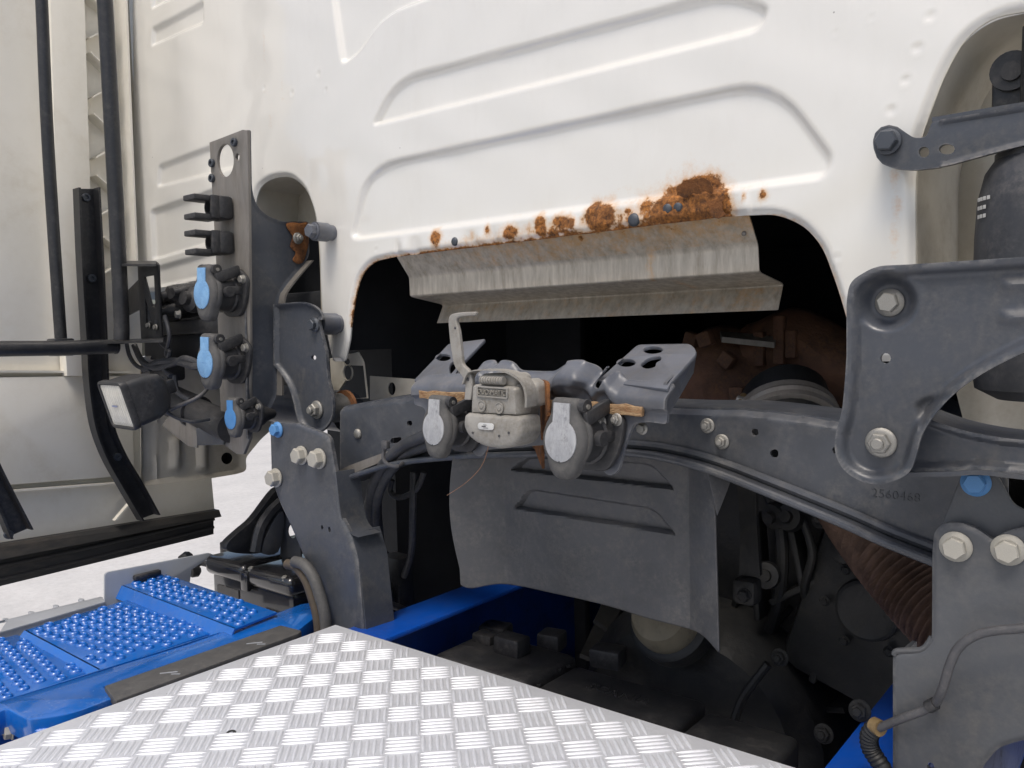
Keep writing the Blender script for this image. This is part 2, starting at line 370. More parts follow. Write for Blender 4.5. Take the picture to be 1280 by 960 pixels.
M_lwhite = mat('pale_label', (.44, .45, .46), (.34, .35, .37), 90., .5, .1, dust=(.16, .16, .17), dustamt=.95, dscale=70, bump=.15, bscale=300, stretch=(1, 1, .5))
M_plateW = mat('silver_name_plate', (.72, .72, .70), (.6, .6, .58), 60., .35, .1, metal=.3)
M_lens = mat('frosted_lamp_lens', (.66, .64, .56), (.56, .54, .47), 40., .16, .1, coat=.6, dust=(.4, .37, .3), dustamt=.4, dscale=40)
M_edge = mat('dark_rubber_skirt', (.035, .034, .033), (.024, .024, .024), 20., .6, .14, dust=(.12, .10, .08), dustamt=.55, dscale=14, bump=.3, bscale=90, stretch=(1, .3, 1))
M_beige = mat('beige_filter_cap', (.24, .21, .15), (.18, .155, .11), 20., .6, .1, dust=(.1, .085, .06), dustamt=.6, dscale=26, bump=.15, bscale=160)
M_ground = mat('pale_concrete', (.68, .66, .63), (.60, .585, .56), 2.2, .85, .1, grime=.12, specks=.5, dust=(.26, .25, .24), dustamt=.45, dscale=24, bump=.5, bscale=160)
M_cable = mat('grey_cable', (.075, .075, .08), (.05, .05, .055), 30., .5, .14, dust=(.2, .19, .18), dustamt=.5, dscale=40, bump=.1, bscale=200)
M_ink = mat('dark_print', (.05, .05, .055))
M_copper = mat('thin_copper_wire', (.28, .15, .09))
M_brass = mat('brass_fitting', (.42, .30, .15), (.28, .19, .09), 60., .4, .1, metal=.6, dust=(.1, .08, .06), dustamt=.5, dscale=80)

WORN = {'chassis_grey_paint': M_greyw, 'chassis_grey_dusty': M_greydw, 'bracket_grey_paint': M_greyltw}
# ------------------------------------------------------------------ bolts (shared meshes, axis +Z, unit = flange diameter)
def _hexm(kind):
    parts = []
    if kind == 'flange':      # flanged hex head
        parts.append(lathe([(.5, 0), (.5, .05), (.46, .09), (.40, .13), (.36, .16)], n=24))
        parts.append(lathe([(.37, .14), (.37, .38), (.33, .43), (.0001, .43)], n=6, capped=False))
    elif kind == 'nut':       # washer, flanged nut and stud end
        parts.append(lathe([(.5, 0), (.5, .06), (.47, .09), (.40, .13)], n=24))
        parts.append(lathe([(.36, .1), (.36, .36), (.31, .41), (.22, .42)], n=6))
        parts.append(lathe([(.2, .3), (.2, .56), (.16, .60), (.0001, .60)], n=16, capped=False))
    elif kind == 'round':     # domed rivet
        parts.append(lathe([(.5, 0), (.49, .08), (.40, .19), (.24, .26), (.0001, .28)], n=20, capped=False))
    elif kind == 'hex':       # plain hex head, deep
        parts.append(lathe([(.5, 0), (.5, .07), (.46, .09)], n=24))
        parts.append(lathe([(.42, .08), (.42, .42), (.37, .48), (.0001, .49)], n=6, capped=False))
    elif kind == 'socket':    # socket cap screw
        parts.append(lathe([(.5, 0), (.5, .30), (.46, .36), (.26, .36), (.24, .16), (.0001, .16)], n=20, capped=False))
    V, Fc = join(*parts); return mk(V, Fc, 32)
BM = {}
def bolt(parent, P, N, d, kind='flange', mat_=None, spin=None, name='bolt'):
    mat_ = mat_ or M_zinc; key = (kind, mat_.name)
    if key not in BM: BM[key] = _hexm(kind); BM[key].materials.append(mat_)
    z = Vector([float(c) for c in N]).normalized()
    R = z.to_track_quat('Z', 'Y').to_matrix().to_4x4() @ Matrix.Rotation(spin if spin is not None else random.random() * 2, 4, 'Z')
    return link(name, BM[key], None, parent, Matrix.Translation(Vector([float(c) for c in P])) @ R @ Matrix.Diagonal((d, d, d, 1)))

# ================================================================== SETTING
g = bpy.data.objects.new('ground', mk([(-90, -90, 0), (90, -90, 0), (90, 90, 0), (-90, 90, 0)], [(0, 1, 2, 3)], 0)); COL.objects.link(g)
g.data.materials.append(M_ground); g['kind'] = 'structure'

# ================================================================== CAB (white rear wall, arch, recesses)
YC = .90
pc = YP(YC)
cab = thing('truck_cab', 'white truck cab rear wall with pressed swages and a rusty wheel-tunnel arch edge', 'truck cab', (-.6, YC, .9))
out = pc.uvs(rnd([(163, -330), (1560, -330), (1560, -25, 10), (1290, 12, 20), (1240, 22, 25), (1205, 48, 20), (1180, 90, 20), (1162, 135, 20), (1147, 180, 20), (1143, 225), (1143, 452),
                  (1070, 452, 4), (1060, 410, 20), (1046, 362, 20), (1026, 308, 20), (1003, 282, 14), (970, 267, 20), (905, 270), (490, 321), (462, 327, 14), (447, 346, 14), (440, 375, 15), (434, 425), (428, 452, 3),
                  (413, 452, 3), (399, 390, 10), (397, 320, 10), (392, 268, 12), (380, 236, 12), (362, 220, 10), (340, 221, 12), (322, 232, 10), (316, 250, 8), (316, 344, 6), (205, 363), (165, 366, 4)]))
SW = [  # pressed recesses: outline in px, depth
    (rnd([(436, 301, 16), (458, 207, 42), (968, 96, 60), (1042, 196, 26), (1033, 222, 14)]), .0075),
    (rnd([(464, 158, 10), (494, 98, 44), (905, -12, 30), (964, 8, 22), (950, 38, 14)]), .0075),
    (rnd([(398, -120), (427, 82, 10), (446, 68, 12), (476, 22, 40), (560, -12, 60), (900, -90), (900, -200), (398, -200)]), .008),
    (rnd([(189, 58, 3), (190, 35, 3), (254, 1, 3), (254, 29, 3)]), .006),
    (rnd([(189, 11, 3), (189, -40, 3), (254, -80, 3), (254, -18, 3)]), .006),
    (rnd([(196, 235, 6), (198, 206, 6), (303, 167, 6), (305, 207, 6)]), .006),
    (rnd([(188, 262, 5), (312, 222, 8), (312, 290, 8), (190, 326, 5)]), .008),
    (rnd([(195, 360, 5), (194, 334, 5), (312, 300, 6), (312, 335, 6)]), .006),
]
SWu = [(pc.uvs(p), d) for p, d in SW]
DENT = [(1163, 20, 5), (1147, 60, 5), (1132, 100, 4.5), (1114, 138, 5), (1045, 322, 4), (398, 92, 5), (407, 112, 4), (365, 116, 5), (330, 110, 4), (350, 300, 3), (470, 312, 3), (1089, 22, 3), (1045, 40, 3)]
DENTu = [(pc.uvs([(a, b)])[0], r / F * 1.05) for a, b, r in DENT]
def cab_h(Q, s):
    h = np.zeros(len(Q))
    for p, d in SWu:
        lo, hi = p.min(0) - .02, p.max(0) + .02
        m = (Q[:, 0] > lo[0]) & (Q[:, 0] < hi[0]) & (Q[:, 1] > lo[1]) & (Q[:, 1] < hi[1])
        if m.any(): h[m] -= d * sst((sdf(Q[m], p) + .002) / .0095)
    for c, r in DENTu:
        dd = ((Q - c) ** 2).sum(1); h -= .0011 * np.exp(-dd / (r * r)) ; h += .0005 * np.exp(-(np.sqrt(dd) - r * 1.3) ** 2 / (r * .5) ** 2)
    h += .0007 * np.sin(Q[:, 0] * 41 + 2 * np.sin(Q[:, 1] * 23)) * np.sin(Q[:, 1] * 33 + 1.3)       # sheet-metal waviness
    h -= .006 * (1 - sst(s / .008))                                                                   # rolled edge
    rr_ = cab_rust(Q, s)['rust']; h += np.where(rr_ > .42, np.random.RandomState(3).normal(0, .0007, len(Q)) + .0012, 0) * np.clip((rr_ - .42) * 4, 0, 1)   # blistered rust
    # slack dented strip above the arch
    a = pc.uvs([(500, 312)])[0]; b_ = pc.uvs([(910, 262)])[0]
    t = (Q - a) @ (b_ - a) / ((b_ - a) @ (b_ - a)); dist = np.abs((Q[:, 0] - a[0]) * (b_ - a)[1] - (Q[:, 1] - a[1]) * (b_ - a)[0]) / np.linalg.norm(b_ - a)
    h += .0022 * np.sin(t * 48 + 2.2 * np.sin(t * 19)) * np.exp(-(dist / .014) ** 2) * ((t > -.02) & (t < 1.05))
    return h
RU = [(600, 303, 60, 10, .42), (690, 290, 60, 13, .52), (770, 276, 60, 14, .55), (840, 262, 55, 22, .66), (590, 296, 6, 8, .45), (660, 289, 6, 10, .5), (727, 276, 6, 8, .5), (545, 299, 10, 12, .8), (609, 288, 5, 7, .68), (611, 303, 4, 6, .4), (638, 290, 12, 10, .82), (675, 284, 9, 15, .85), (703, 278, 17, 10, .75), (716, 280, 5, 9, .8), (750, 272, 20, 17, 1.0), (742, 262, 10, 10, .8),
      (785, 263, 8, 4, .6), (808, 258, 10, 7, .7), (835, 262, 22, 18, 1.0), (862, 256, 34, 24, 1.15), (872, 236, 24, 14, 1.1), (892, 262, 18, 20, 1.05), (838, 236, 10, 7, .62), (930, 246, 3, 5, .6), (953, 243, 5, 7, .62), (905, 255, 8, 18, .8),
      (1120, 222, 5, 14, .33), (1121, 250, 4, 26, .28), (1118, 290, 4, 14, .22), (338, 150, 5, 10, .22), (330, 60, 4, 50, .14), (352, 100, 4, 45, .14), (375, 200, 3, 60, .10)]
RUu = [(pc.uvs([(a, b)])[0], rx / F * 1.08, ry / F * 1.08, k) for a, b, rx, ry, k in RU]
_eA = pc.uvs([(520, 319)])[0]; _eB = pc.uvs([(912, 271)])[0]
def cab_rust(Q, s):
    r = np.zeros(len(Q))
    for c, rx, ry, k in RUu:
        d = ((Q[:, 0] - c[0]) / rx) ** 2 + ((Q[:, 1] - c[1]) / ry) ** 2
        r = np.maximum(r, k * np.exp(-d * .60))
    on = (Q[:, 0] > _eA[0]) & (Q[:, 0] < _eB[0]) & (Q[:, 1] < _eB[1] + .03)
    edge = np.exp(-(s / .006) ** 2)
    r = np.maximum(r, on * edge * .62)
    l = pc.uvs([(433, 330)])[0]; m = (Q[:, 0] > l[0]) & (Q[:, 0] < _eA[0] + .02) & (Q[:, 1] < pc.uvs([(470, 318)])[0][1])
    r = np.maximum(r, m * np.exp(-(s / .005) ** 2) * .52)
    m = (Q[:, 0] > _eB[0]) & (Q[:, 0] < pc.uvs([(1062, 330)])[0][0]) & (Q[:, 1] < pc.uvs([(1000, 262)])[0][1])
    r = np.maximum(r, m * np.exp(-(s / .004) ** 2) * .36)
    return {'rust': r}
panel = sheet('rear_panel', M_white, cab, pc, out, .0031, cab_h, .0025, (), cab_rust)
panel.data.materials.append(M_whitep)
_r = np.empty(len(panel.data.vertices), np.float32); panel.data.attributes['rust'].data.foreach_get('value', _r)
panel.data.polygons.foreach_set('material_index', [0 if max(_r[v] for v in f.vertices) > .004 else 1 for f in panel.data.polygons])
# rounded left corner of the cab and its side running forward
xe = pc.uvs([(165, 200)])[0][0]; V = []; Fc = []
prof = [(xe - .062 * math.sin(q), YC + .062 * (1 - math.cos(q)) - .0005) for q in np.linspace(0, math.pi / 2, 9)] + [(xe - .062, YC + .5)]
prof = [(xe + .02, YC + .004), (xe + .004, YC + .003)] + prof
zz = [H + .098, H + .3, H + .9]
for z in zz:
    for (x, y) in prof: V.append((x - (z - H) * .012, y, z))
n = len(prof)
for i in range(len(zz) - 1):
    for k in range(n - 1): Fc.append((i * n + k, i * n + k + 1, (i + 1) * n + k + 1, (i + 1) * n + k))
emit('corner_panel', (V, Fc), M_fair, cab)
# flakes of lifted rusty sheet above the arch
def jag(px, it=2, amp=.20):
    rr_ = random.Random(int(px[0][0])); P = [np.array(q, float) for q in px]
    for _ in range(it):
        o = []
        for i in range(len(P)):
            a, b = P[i], P[(i + 1) % len(P)]; d = b - a; o += [a, (a + b) / 2 + np.array([-d[1], d[0]]) * rr_.uniform(-amp, amp)]
        P = o
    return P
def flake(px, tilt, lift, mt=M_rusty):
    pl = YP(YC - lift * .6); uv = pl.uvs(jag(px)); c = uv.mean(0); pts = []
    for u, v in uv: pts.append(pl.p(u, v, 0) + np.array([0, -1, 0]) * (v - c[1]) * tilt)
    m = len(pts); pts = np.array(pts); V = np.vstack([pts, pts + [0, .0012, 0]])
    Fc = [tuple(range(m))[::-1], tuple(range(m, 2 * m))] + [(i, (i + 1) % m, m + (i + 1) % m, m + i) for i in range(m)]
    return emit('paint_flake', (V, Fc), mt, panel, 20)
flake([(845, 244), (850, 232), (858, 226), (872, 223), (886, 226), (891, 233), (888, 242), (880, 239), (866, 241), (858, 246)], .35, .012)
flake([(884, 250), (905, 244), (903, 262), (912, 270), (892, 272), (886, 262)], .1, .008)
for (a, b, d) in ((569, 302, .013), (793, 275, .017), (835, 261, .013), (848, 259, .012)):
    bolt(panel, pc.p(*pc.uv(a, b), .0005), (0, -1, 0), d, 'round', M_dkbolt, name='rivet')

# dark engine tunnel behind the arch: roof, sides, front wall, added light-blocking lower walls (one part), and recess liners
def quadbox(faces): 
    V = []; Fc = []
    for q in faces: Fc.append(tuple(range(len(V), len(V) + 4))); V += q
    return V, Fc
x0, x1 = -1.12, -.27; zt = H + .22; zb = H - .02; yb = YC + .012; ye = 2.3
emit('lining_and_light_block', quadbox([[(x0, yb, zt), (x1, yb, zt), (x1, ye, zt), (x0, ye, zt)],
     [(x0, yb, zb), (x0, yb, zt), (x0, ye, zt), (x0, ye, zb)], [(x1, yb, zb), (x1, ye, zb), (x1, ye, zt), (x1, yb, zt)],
     [(x0, 1.04, H - .55), (x0, 1.04, zb), (x0, ye, zb), (x0, ye, H - .55)], [(-.12, 1.10, H - .60), (-.12, ye, H - .60), (-.12, ye, zb), (-.12, 1.10, zb)],  # two lower walls added to keep side light out of the engine bay
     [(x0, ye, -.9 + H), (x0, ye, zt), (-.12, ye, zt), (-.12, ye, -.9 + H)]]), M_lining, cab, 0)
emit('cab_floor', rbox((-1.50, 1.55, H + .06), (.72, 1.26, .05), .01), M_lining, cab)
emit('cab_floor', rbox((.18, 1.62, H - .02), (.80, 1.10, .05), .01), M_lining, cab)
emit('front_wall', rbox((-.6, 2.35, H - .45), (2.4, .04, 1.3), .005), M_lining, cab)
# right-hand recess: cream liner set back behind the opening, its edge turned in
lp = YP(1.045)
lin = sheet('recess_liner', M_cream, cab, lp, lp.uvs(rnd([(1205, -80), (1600, -80), (1600, 575), (1280, 549, 3), (1207, 533, 3), (1190, 470), (1170, 420), (1150, 380)])), .012,
            lambda Q, s: .012 * np.exp(-((Q[:, 0] - lp.uv(1232, 200)[0]) / .018) ** 2), .002)
edge = [(1290, 12), (1240, 22), (1205, 48), (1180, 90), (1162, 135), (1147, 180), (1143, 225), (1143, 330), (1143, 448)]
eP = np.array([pc.w(a, b) for a, b in spl(edge, 4, False)]); ins = eP + np.array([.012, .148, -.004]); mid = eP + np.array([.003, .05, 0.])
emit('recess_wall', ribbon(eP + [0.001, .004, 0], ins, (0.001, 0, 0), .6), M_cream, cab)
# left-hand recess
lp2 = YP(1.00)
emit('recess_back', ribbon(np.array([lp2.w(a, b) for a, b in ((310, 200), (310, 300))]), np.array([lp2.w(a, b) for a, b in ((415, 190), (415, 290))]), (0, .01, 0), .6), M_cream, cab)
edge = spl([(316, 344), (316, 250), (322, 232), (340, 221), (362, 220), (380, 236), (392, 268), (397, 320), (399, 390)], 4, False)
eP = np.array([pc.w(a, b) for a, b in edge]); emit('recess_wall', ribbon(eP + [0, .004, 0], eP + [0, .10, 0], (0, 0, .001), .6), M_cream, cab)
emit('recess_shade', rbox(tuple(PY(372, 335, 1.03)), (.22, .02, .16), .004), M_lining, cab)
# cream floor bracket below the left end of the wall
plate('floor_bracket', M_cream, cab, YP(.955), rnd([(412, 448), (447, 440), (454, 452, 5), (459, 498), (415, 500)]), .004, [circ(434, 466, 5, 9), circ(433, 452, 4)])
plate('floor_bracket', M_cream, cab, YP(1.02), rnd([(462, 470), (520, 474), (520, 500), (462, 500)]), .004, [circ(489, 486, 5, 8)])

# ================================================================== HEAT SHIELD under the arch
hs = thing('heat_shield', 'stained galvanised heat shield folded along its length under the rusty cab edge', 'heat shield', (-.67, .95, H + .05))
stL = [(490, 320.5, .905), (511.5, 347, .941), (512.5, 371, .942), (554, 381, 1.019), (546, 404, 1.002)]
stR = [(932, 268, .905), (947.5, 307, .945), (949, 341, .944), (979, 355, 1.022), (972.5, 387.5, 1.002)]
A = np.array([PY(*q) for q in stL]); B = np.array([PY(*q) for q in stR])
A[0] += (0, 0, .012); B[0] += (0, 0, .012)
def fold(P, n=6):     # small radius at the folds
    out = [P[0]]
    for i in range(1, len(P) - 1):
        for t in np.linspace(0, 1, n):
            a = P[i] + (P[i - 1] - P[i]) * .12; b = P[i] + (P[i + 1] - P[i]) * .12
            out.append((1 - t) ** 2 * a + 2 * t * (1 - t) * P[i] + t * t * b)
    out.append(P[-1]); return np.array(out)
def refine(P, k=5):
    o = []
    for i in range(len(P) - 1):
        for j in range(k): o.append(P[i] + (P[i + 1] - P[i]) * j / k)
    o.append(P[-1]); return np.array(o)
A2, B2 = refine(fold(A), 2), refine(fold(B), 2); ns = 90; m = len(A2); V = []; ru = []
for i in range(m):
    for j in range(ns + 1):
        t = j / ns; p = A2[i] * (1 - t) + B2[i] * t
        p = p + np.array([0, .0001 * math.sin(t * 9 + i * .2), 0])
        V.append(p); r = 0
        top = max(0, 1 - i / (m * .10)); r = max(r, .46 * top * (.3 + .7 * float(sst(np.array((t - .1) / .3)))))
        r = max(r, .33 * math.exp(-((t - .755) / .012) ** 2) * (i < m * .6), .30 * math.exp(-((t - .80) / .014) ** 2) * (i >= m * .6))
        if i > m - 4: r = max(r, .3 * math.exp(-((t - .93) / .05) ** 2), .16)
        ru.append(r)
n = len(V); V2 = V + [p + np.array([0, .002, 0.001]) for p in V]; Fc = []
W = ns + 1
for i in range(m - 1):
    for j in range(ns):
        q = (i * W + j, (i + 1) * W + j, (i + 1) * W + j + 1, i * W + j + 1); Fc.append(q); Fc.append(tuple(k + n for k in q[::-1]))
for i in range(m - 1):
    Fc.append((i * W, i * W + n, (i + 1) * W + n, (i + 1) * W)); k = ns; Fc.append((i * W + k, (i + 1) * W + k, (i + 1) * W + k + n, i * W + k + n))
for j in range(ns): Fc.append(((m - 1) * W + j, (m - 1) * W + j + n, (m - 1) * W + j + 1 + n, (m - 1) * W + j + 1))
emit('folded_sheet', (np.array(V2), Fc), M_galv, hs, 30, {'rust': ru + ru})
for (a, b) in ((520, 330), (930, 292)): bolt(hs, PY(a, b, .93), (0, -1, 0), .006, 'round', M_galv2, name='rivet')

# ================================================================== CROSSMEMBER (grey beam with stamped number)
ycm = .855; pm = YP(ycm)
cm = thing('chassis_crossmember', 'dark grey chassis beam stamped 2560468 running behind the sockets', 'crossmember', (-.6, ycm, H - .15))
topx = [(425, 508), (470, 500), (520, 494), (600, 494), (700, 500), (800, 507), (860, 510), (927, 511), (1000, 519), (1050, 527), (1110, 540), (1190, 560), (1260, 580)]
botx = [(1260, 720), (1166, 684), (1110, 662), (1060, 640), (960, 600), (905, 579), (860, 566), (815, 558), (760, 555), (700, 558), (600, 562), (520, 570), (470, 583), (425, 600)]
outb = np.array(list(spl(topx, 4, False)) + list(spl(botx, 4, False)))
holes = [circ(944, 540, 4.8), circ(968, 567, 5.5), circ(1045, 563, 5), circ(1071, 593, 5), circ(512, 529, 3.5), rnd([(488, 548, 3), (502, 546, 3), (502, 552, 3), (488, 555, 3)])]
wu = pm.uvs(outb)
def cm_h(Q, s):
    top = np.interp(Q[:, 0], *pm.uvs(topx).T); bot = np.interp(Q[:, 0], *pm.uvs(botx[::-1]).T)
    return -.010 * (1 - sst((top - Q[:, 1]) / .010)) ** 1.5 + 0 * bot
sheet('web', M_grey, cm, pm, wu, .0032, cm_h, .004, [pm.uvs(h) for h in holes])
tp = np.array([pm.w(a, b) for a, b in spl(topx, 5, False)]); bp = np.array([pm.w(a, b) for a, b in spl(botx[::-1], 5, False)])
emit('top_flange', ribbon(tp + [0, .008, 0], tp + [0, .07, 0.004], (0, 0, -.004), 1), M_grey, cm)
emit('bottom_flange', ribbon(bp + [0, -.026, -.004], bp + [0, .05, -.004], (0, 0, -.005), 1), M_grey, cm)
emit('flange_lip', tube(bp + [0, -.026, -.006], .0042, 10), M_grey, cm)
emit('flange_lip', tube(bp + [0, -.004, .001], .005, 8), M_grey, cm)
for (a, b, d) in ((885, 532, .017), (903, 552, .017)): bolt(cm, pm.p(*pm.uv(a, b), .001), (0, -1, 0), d, 'nut', M_zinc)
bolt(cm, pm.p(*pm.uv(448, 542), .001), (0, -1, 0), .016, 'round', M_zinc, name='rivet')
# stamped number
P0, P1 = pm.w(1096, 617), pm.w(1143, 622.5); ux = (P1 - P0) / np.linalg.norm(P1 - P0); uz = np.cross(ux, (0, -1, 0)) * -1
uz = np.array([-ux[2], 0, ux[0]]); c = (P0 + P1) / 2 + np.array([0, -.0006, 0])
Mt = Matrix(((ux[0], uz[0], 0, c[0]), (0, 0, -1, c[1]), (ux[2], uz[2], 0, c[2]), (0, 0, 0, 1)))
emit_me('stamped_number', text_me('2560468', .0122, .0003, Mt, 1.05, -.0001), mat('number_stamp', (.05, .054, .063), rough=.5), cm)

# ================================================================== SHIELD below the crossmember
fl = thing('splash_shield', 'dusty grey three-sided splash shield with two pressed slots hanging below the beam', 'splash shield', (-.6, .86, H - .35))
pf = YP(.862)
xl, xr = pf.uv(632, 640)[0], pf.uv(862, 640)[0]
def flap_pt(px, py):
    """middle panel in the plane, both side panels folded towards the rear"""
    q = pf.w(px, py); u = q[0]
    if xl <= u <= xr: return q
    if u < xl:
        P0 = np.array([xl, .862, 0]); d = np.array([-.85, -.52, 0])
    else:
        P0 = np.array([xr, .862, 0]); d = np.array([.88, -.40, 0])
    n_ = np.array([-d[1], d[0], 0]); r = ray(px, py); t = (P0 - EYE * [1, 1, 0]).dot(n_) / r.dot(n_); return EYE + r * t
topf = [(566, 572), (580, 566), (632, 566), (700, 566), (760, 570), (812, 566), (862, 572), (885, 585), (893, 600)]
botf = [(576, 731), (590, 735), (632, 730), (700, 743), (760, 757), (812, 773), (862, 786), (880, 795), (899, 815)]
rows = 110; cols = []; cpts = []
tt = spl(topf, 26, False); bb = spl(botf, 26, False)
G = []
slotA = rnd([(640, 590, 3), (655, 575, 8), (818, 580, 12), (843, 613, 6)]); slotB = rnd([(642, 635, 3), (655, 614, 8), (822, 636, 12), (845, 670, 6)])
slotA = rnd([(638, 588, 3), (660, 570, 10), (815, 578, 14), (844, 612, 4)]); slotB = rnd([(642, 636, 3), (662, 610, 10), (818, 634, 14), (846, 669, 4)])
for j in range(len(tt)):
    line = []
    for i in range(rows):
        t = i / (rows - 1); q = tt[j] * (1 - t) + bb[j] * t
        if j < 9: q = q + np.array([-8 * math.sin(math.pi * min(1, t * 1.15)) * (1 - j / 9), 0])
        line.append(q)
    G.append(line)
G = np.array(G); flat = G.reshape(-1, 2)
dd = np.zeros(len(flat))
for sl_ in (slotA, slotB):
    s_ = sdf(flat, sl_)                      # pressed inwards, deepest along the lower edge
    yl = np.interp(flat[:, 0], [sl_[:, 0].min(), sl_[:, 0].max()], [sl_[sl_[:, 0].argmin(), 1], sl_[sl_[:, 0].argmax(), 1]])
    dd += .009 * sst((s_ + .5) / 3.0) * np.clip(1 - (yl - flat[:, 1]) / 40, .14, 1)
V = np.array([flap_pt(*q) for q in flat]); V[:, 1] += dd
m = rows; n = len(V); Fc = []
for j in range(len(G) - 1):
    for i in range(rows - 1):
        q = (j * m + i, j * m + i + 1, (j + 1) * m + i + 1, (j + 1) * m + i); Fc.append(q)
me_o = emit('folded_sheet', (V, Fc), M_flap, fl, 28); sm = me_o.modifiers.new('s', 'SOLIDIFY'); sm.thickness = .0025; sm.offset = 0
side = Pl(flap_pt(897, 640), (.5, .86, 0), (0, 0, 1))
plate('side_wing', M_flap, fl, side, [(897, 645), (884, 588), (917, 590), (910, 612)], .002)

# ================================================================== GREY SOCKET BRACKET
def off(pl, d): return Pl(pl.O + pl.N * d, pl.U, pl.V)
pb = Pl(PY(513, 490, .756), PY(829, 500, .728) - PY(513, 490, .756), (0, 0, 1))
sb = thing('socket_bracket', 'grey pressed steel bracket with two perforated wings carrying the trailer sockets', 'bracket', tuple(pb.w(690, 530)))
front = rnd([(514, 470, 8), (556, 468), (580, 466, 5), (590, 452, 6), (602, 450, 6), (606, 458, 3), (612, 450, 6), (626, 453, 6), (634, 464, 6), (660, 465), (680, 465, 8), (692, 456, 8), (706, 450, 8), (722, 450, 8), (733, 458, 6), (738, 468, 3), (744, 458, 6), (754, 456, 6), (760, 468, 5), (770, 476), (824, 479, 8), (832, 486, 8), (829, 531, 4), (806, 528, 6), (788, 530, 6), (776, 560, 6), (769, 590, 8), (757, 597, 8), (748, 588, 5),
             (752, 560), (700, 555), (640, 560), (604, 563), (598, 572, 6), (588, 570, 6), (584, 556), (530, 545), (527, 510, 6), (513, 506, 3)])
fu = pb.uvs(front)
_tp = pb.uvs([(514, 468), (556, 467), (580, 465), (590, 452), (602, 450), (606, 456), (612, 450), (626, 453), (634, 464), (660, 465), (680, 465), (692, 456), (706, 450), (722, 450), (733, 458), (738, 466), (744, 458), (754, 456), (760, 468), (770, 475), (830, 478)])
vt = lambda Q: np.interp(Q[:, 0], _tp[:, 0], _tp[:, 1])
gA = pb.uvs(rnd([(686, 498, 8), (696, 440), (734, 440), (738, 480, 6), (716, 500, 6)])); gB = pb.uvs(rnd([(596, 496, 3), (598, 458, 4), (614, 458, 4), (616, 496, 3)]))
rA = pb.uvs(rnd([(524, 488, 3), (582, 490), (582, 505), (524, 500, 3)])); rB = pb.uvs(rnd([(682, 500), (803, 505, 4), (801, 522, 4), (682, 508)]))
def br_h(Q, s):
    h = -.020 * (1 - sst((vt(Q) - Q[:, 1]) / .022)) ** 1.6         # rolled over top edge
    h -= .006 * sst((vt(Q) - Q[:, 1] - .026) / .006)               # step down to the lower flange
    h += .013 * sst(sdf(Q, gA) / .012) + .008 * sst(sdf(Q, gB) / .008)
    return h
notch = [spl([(740, 470), (750, 456), (757, 462), (753, 476), (747, 486), (741, 482)], 4)]
sheet('front_plate', M_greylt, sb, pb, fu, .0018, br_h, .004, [pb.uvs(h) for h in notch])
# perforated wings, rising towards the cab
def wing(name, out_px, hl, ya, yb2):
    a = PY(out_px[0][0], out_px[0][1], ya); b = PY(out_px[1][0], out_px[1][1], yb2)
    pl = Pl(a, pb.U, b - a)
    return plate(name, M_greylt, sb, pl, rnd(out_px), .005, hl, .0015)
wing('wing', [(516, 476, 4), (561, 429, 3), (607, 423, 3), (566, 466, 4), (556, 476)], [circ(554, 446.5, 9, 4.2), circ(566, 460, 4.5, 8)], .778, .850)
wing('wing', [(746, 476, 4), (797, 430, 6), (864, 429, 9), (872, 440, 8), (840, 476, 10), (834, 486)], [circ(816, 437, 12, 4.6), circ(783, 453, 11, 4.8), spl([(801, 456), (806, 450), (814, 446), (824, 445), (826, 449), (820, 453), (818, 458), (808, 460)], 4)], .754, .838)
emit('wing_end', ribbon([PY(871, 440, .825), PY(834, 478, .742)], [PY(867, 466, .825), PY(830, 530, .735)], (-.004, 0, 0), 1), M_greylt, sb)
# humps where the lower pipes are pressed
for (a, b, r, L) in ():
    p = pb.w(a, b); prof = [(r * math.cos(q), L * .5 * (1 + math.sin(q)) ) for q in np.linspace(-1.45, 1.45, 12)]
    emit('pressed_hump', lathe(prof, p + np.array([0, .035, -.035 if r > .015 else -.028]), (0, -.55, .8), 24), M_greylt, sb)
for q in ([(523, 488), (545, 488.5), (565, 490), (584, 491), (584, 504), (560, 502), (540, 500), (524, 498)], [(682, 500), (720, 502), (760, 505), (803, 509), (801, 521), (770, 520), (735, 516), (700, 511), (683, 509)]):
    plate('worn_strip', M_foam, sb, off(pb, .0015), jag(q, 2, .07), .006, [], .001)
bolt(sb, pb.w(753, 527) + pb.N * .004, pb.N, .0165, 'nut', M_zinc)
bolt(sb, pb.w(789, 538) + pb.N * -.02, pb.N, .013, 'flange', M_zinc)
# rusty angle behind the coupling
plate('rusty_angle', M_rusty, sb, Pl(pb.w(680, 500) + pb.N * .004, pb.U * .75 + pb.N * .66, pb.V), rnd([(672, 474, 3), (683, 476, 5), (684, 520), (676, 552), (677, 586), (668, 562), (655, 548, 3), (660, 520)]), .004)
emit('spacer_tab', rbox(tuple(pb.w(664, 487) + pb.N * .008), (.020, .010, .022), .004), M_greylt, sb)
bolt(sb, pb.w(672, 484) + pb.N * .012, pb.N, .012, 'nut', M_zinc)

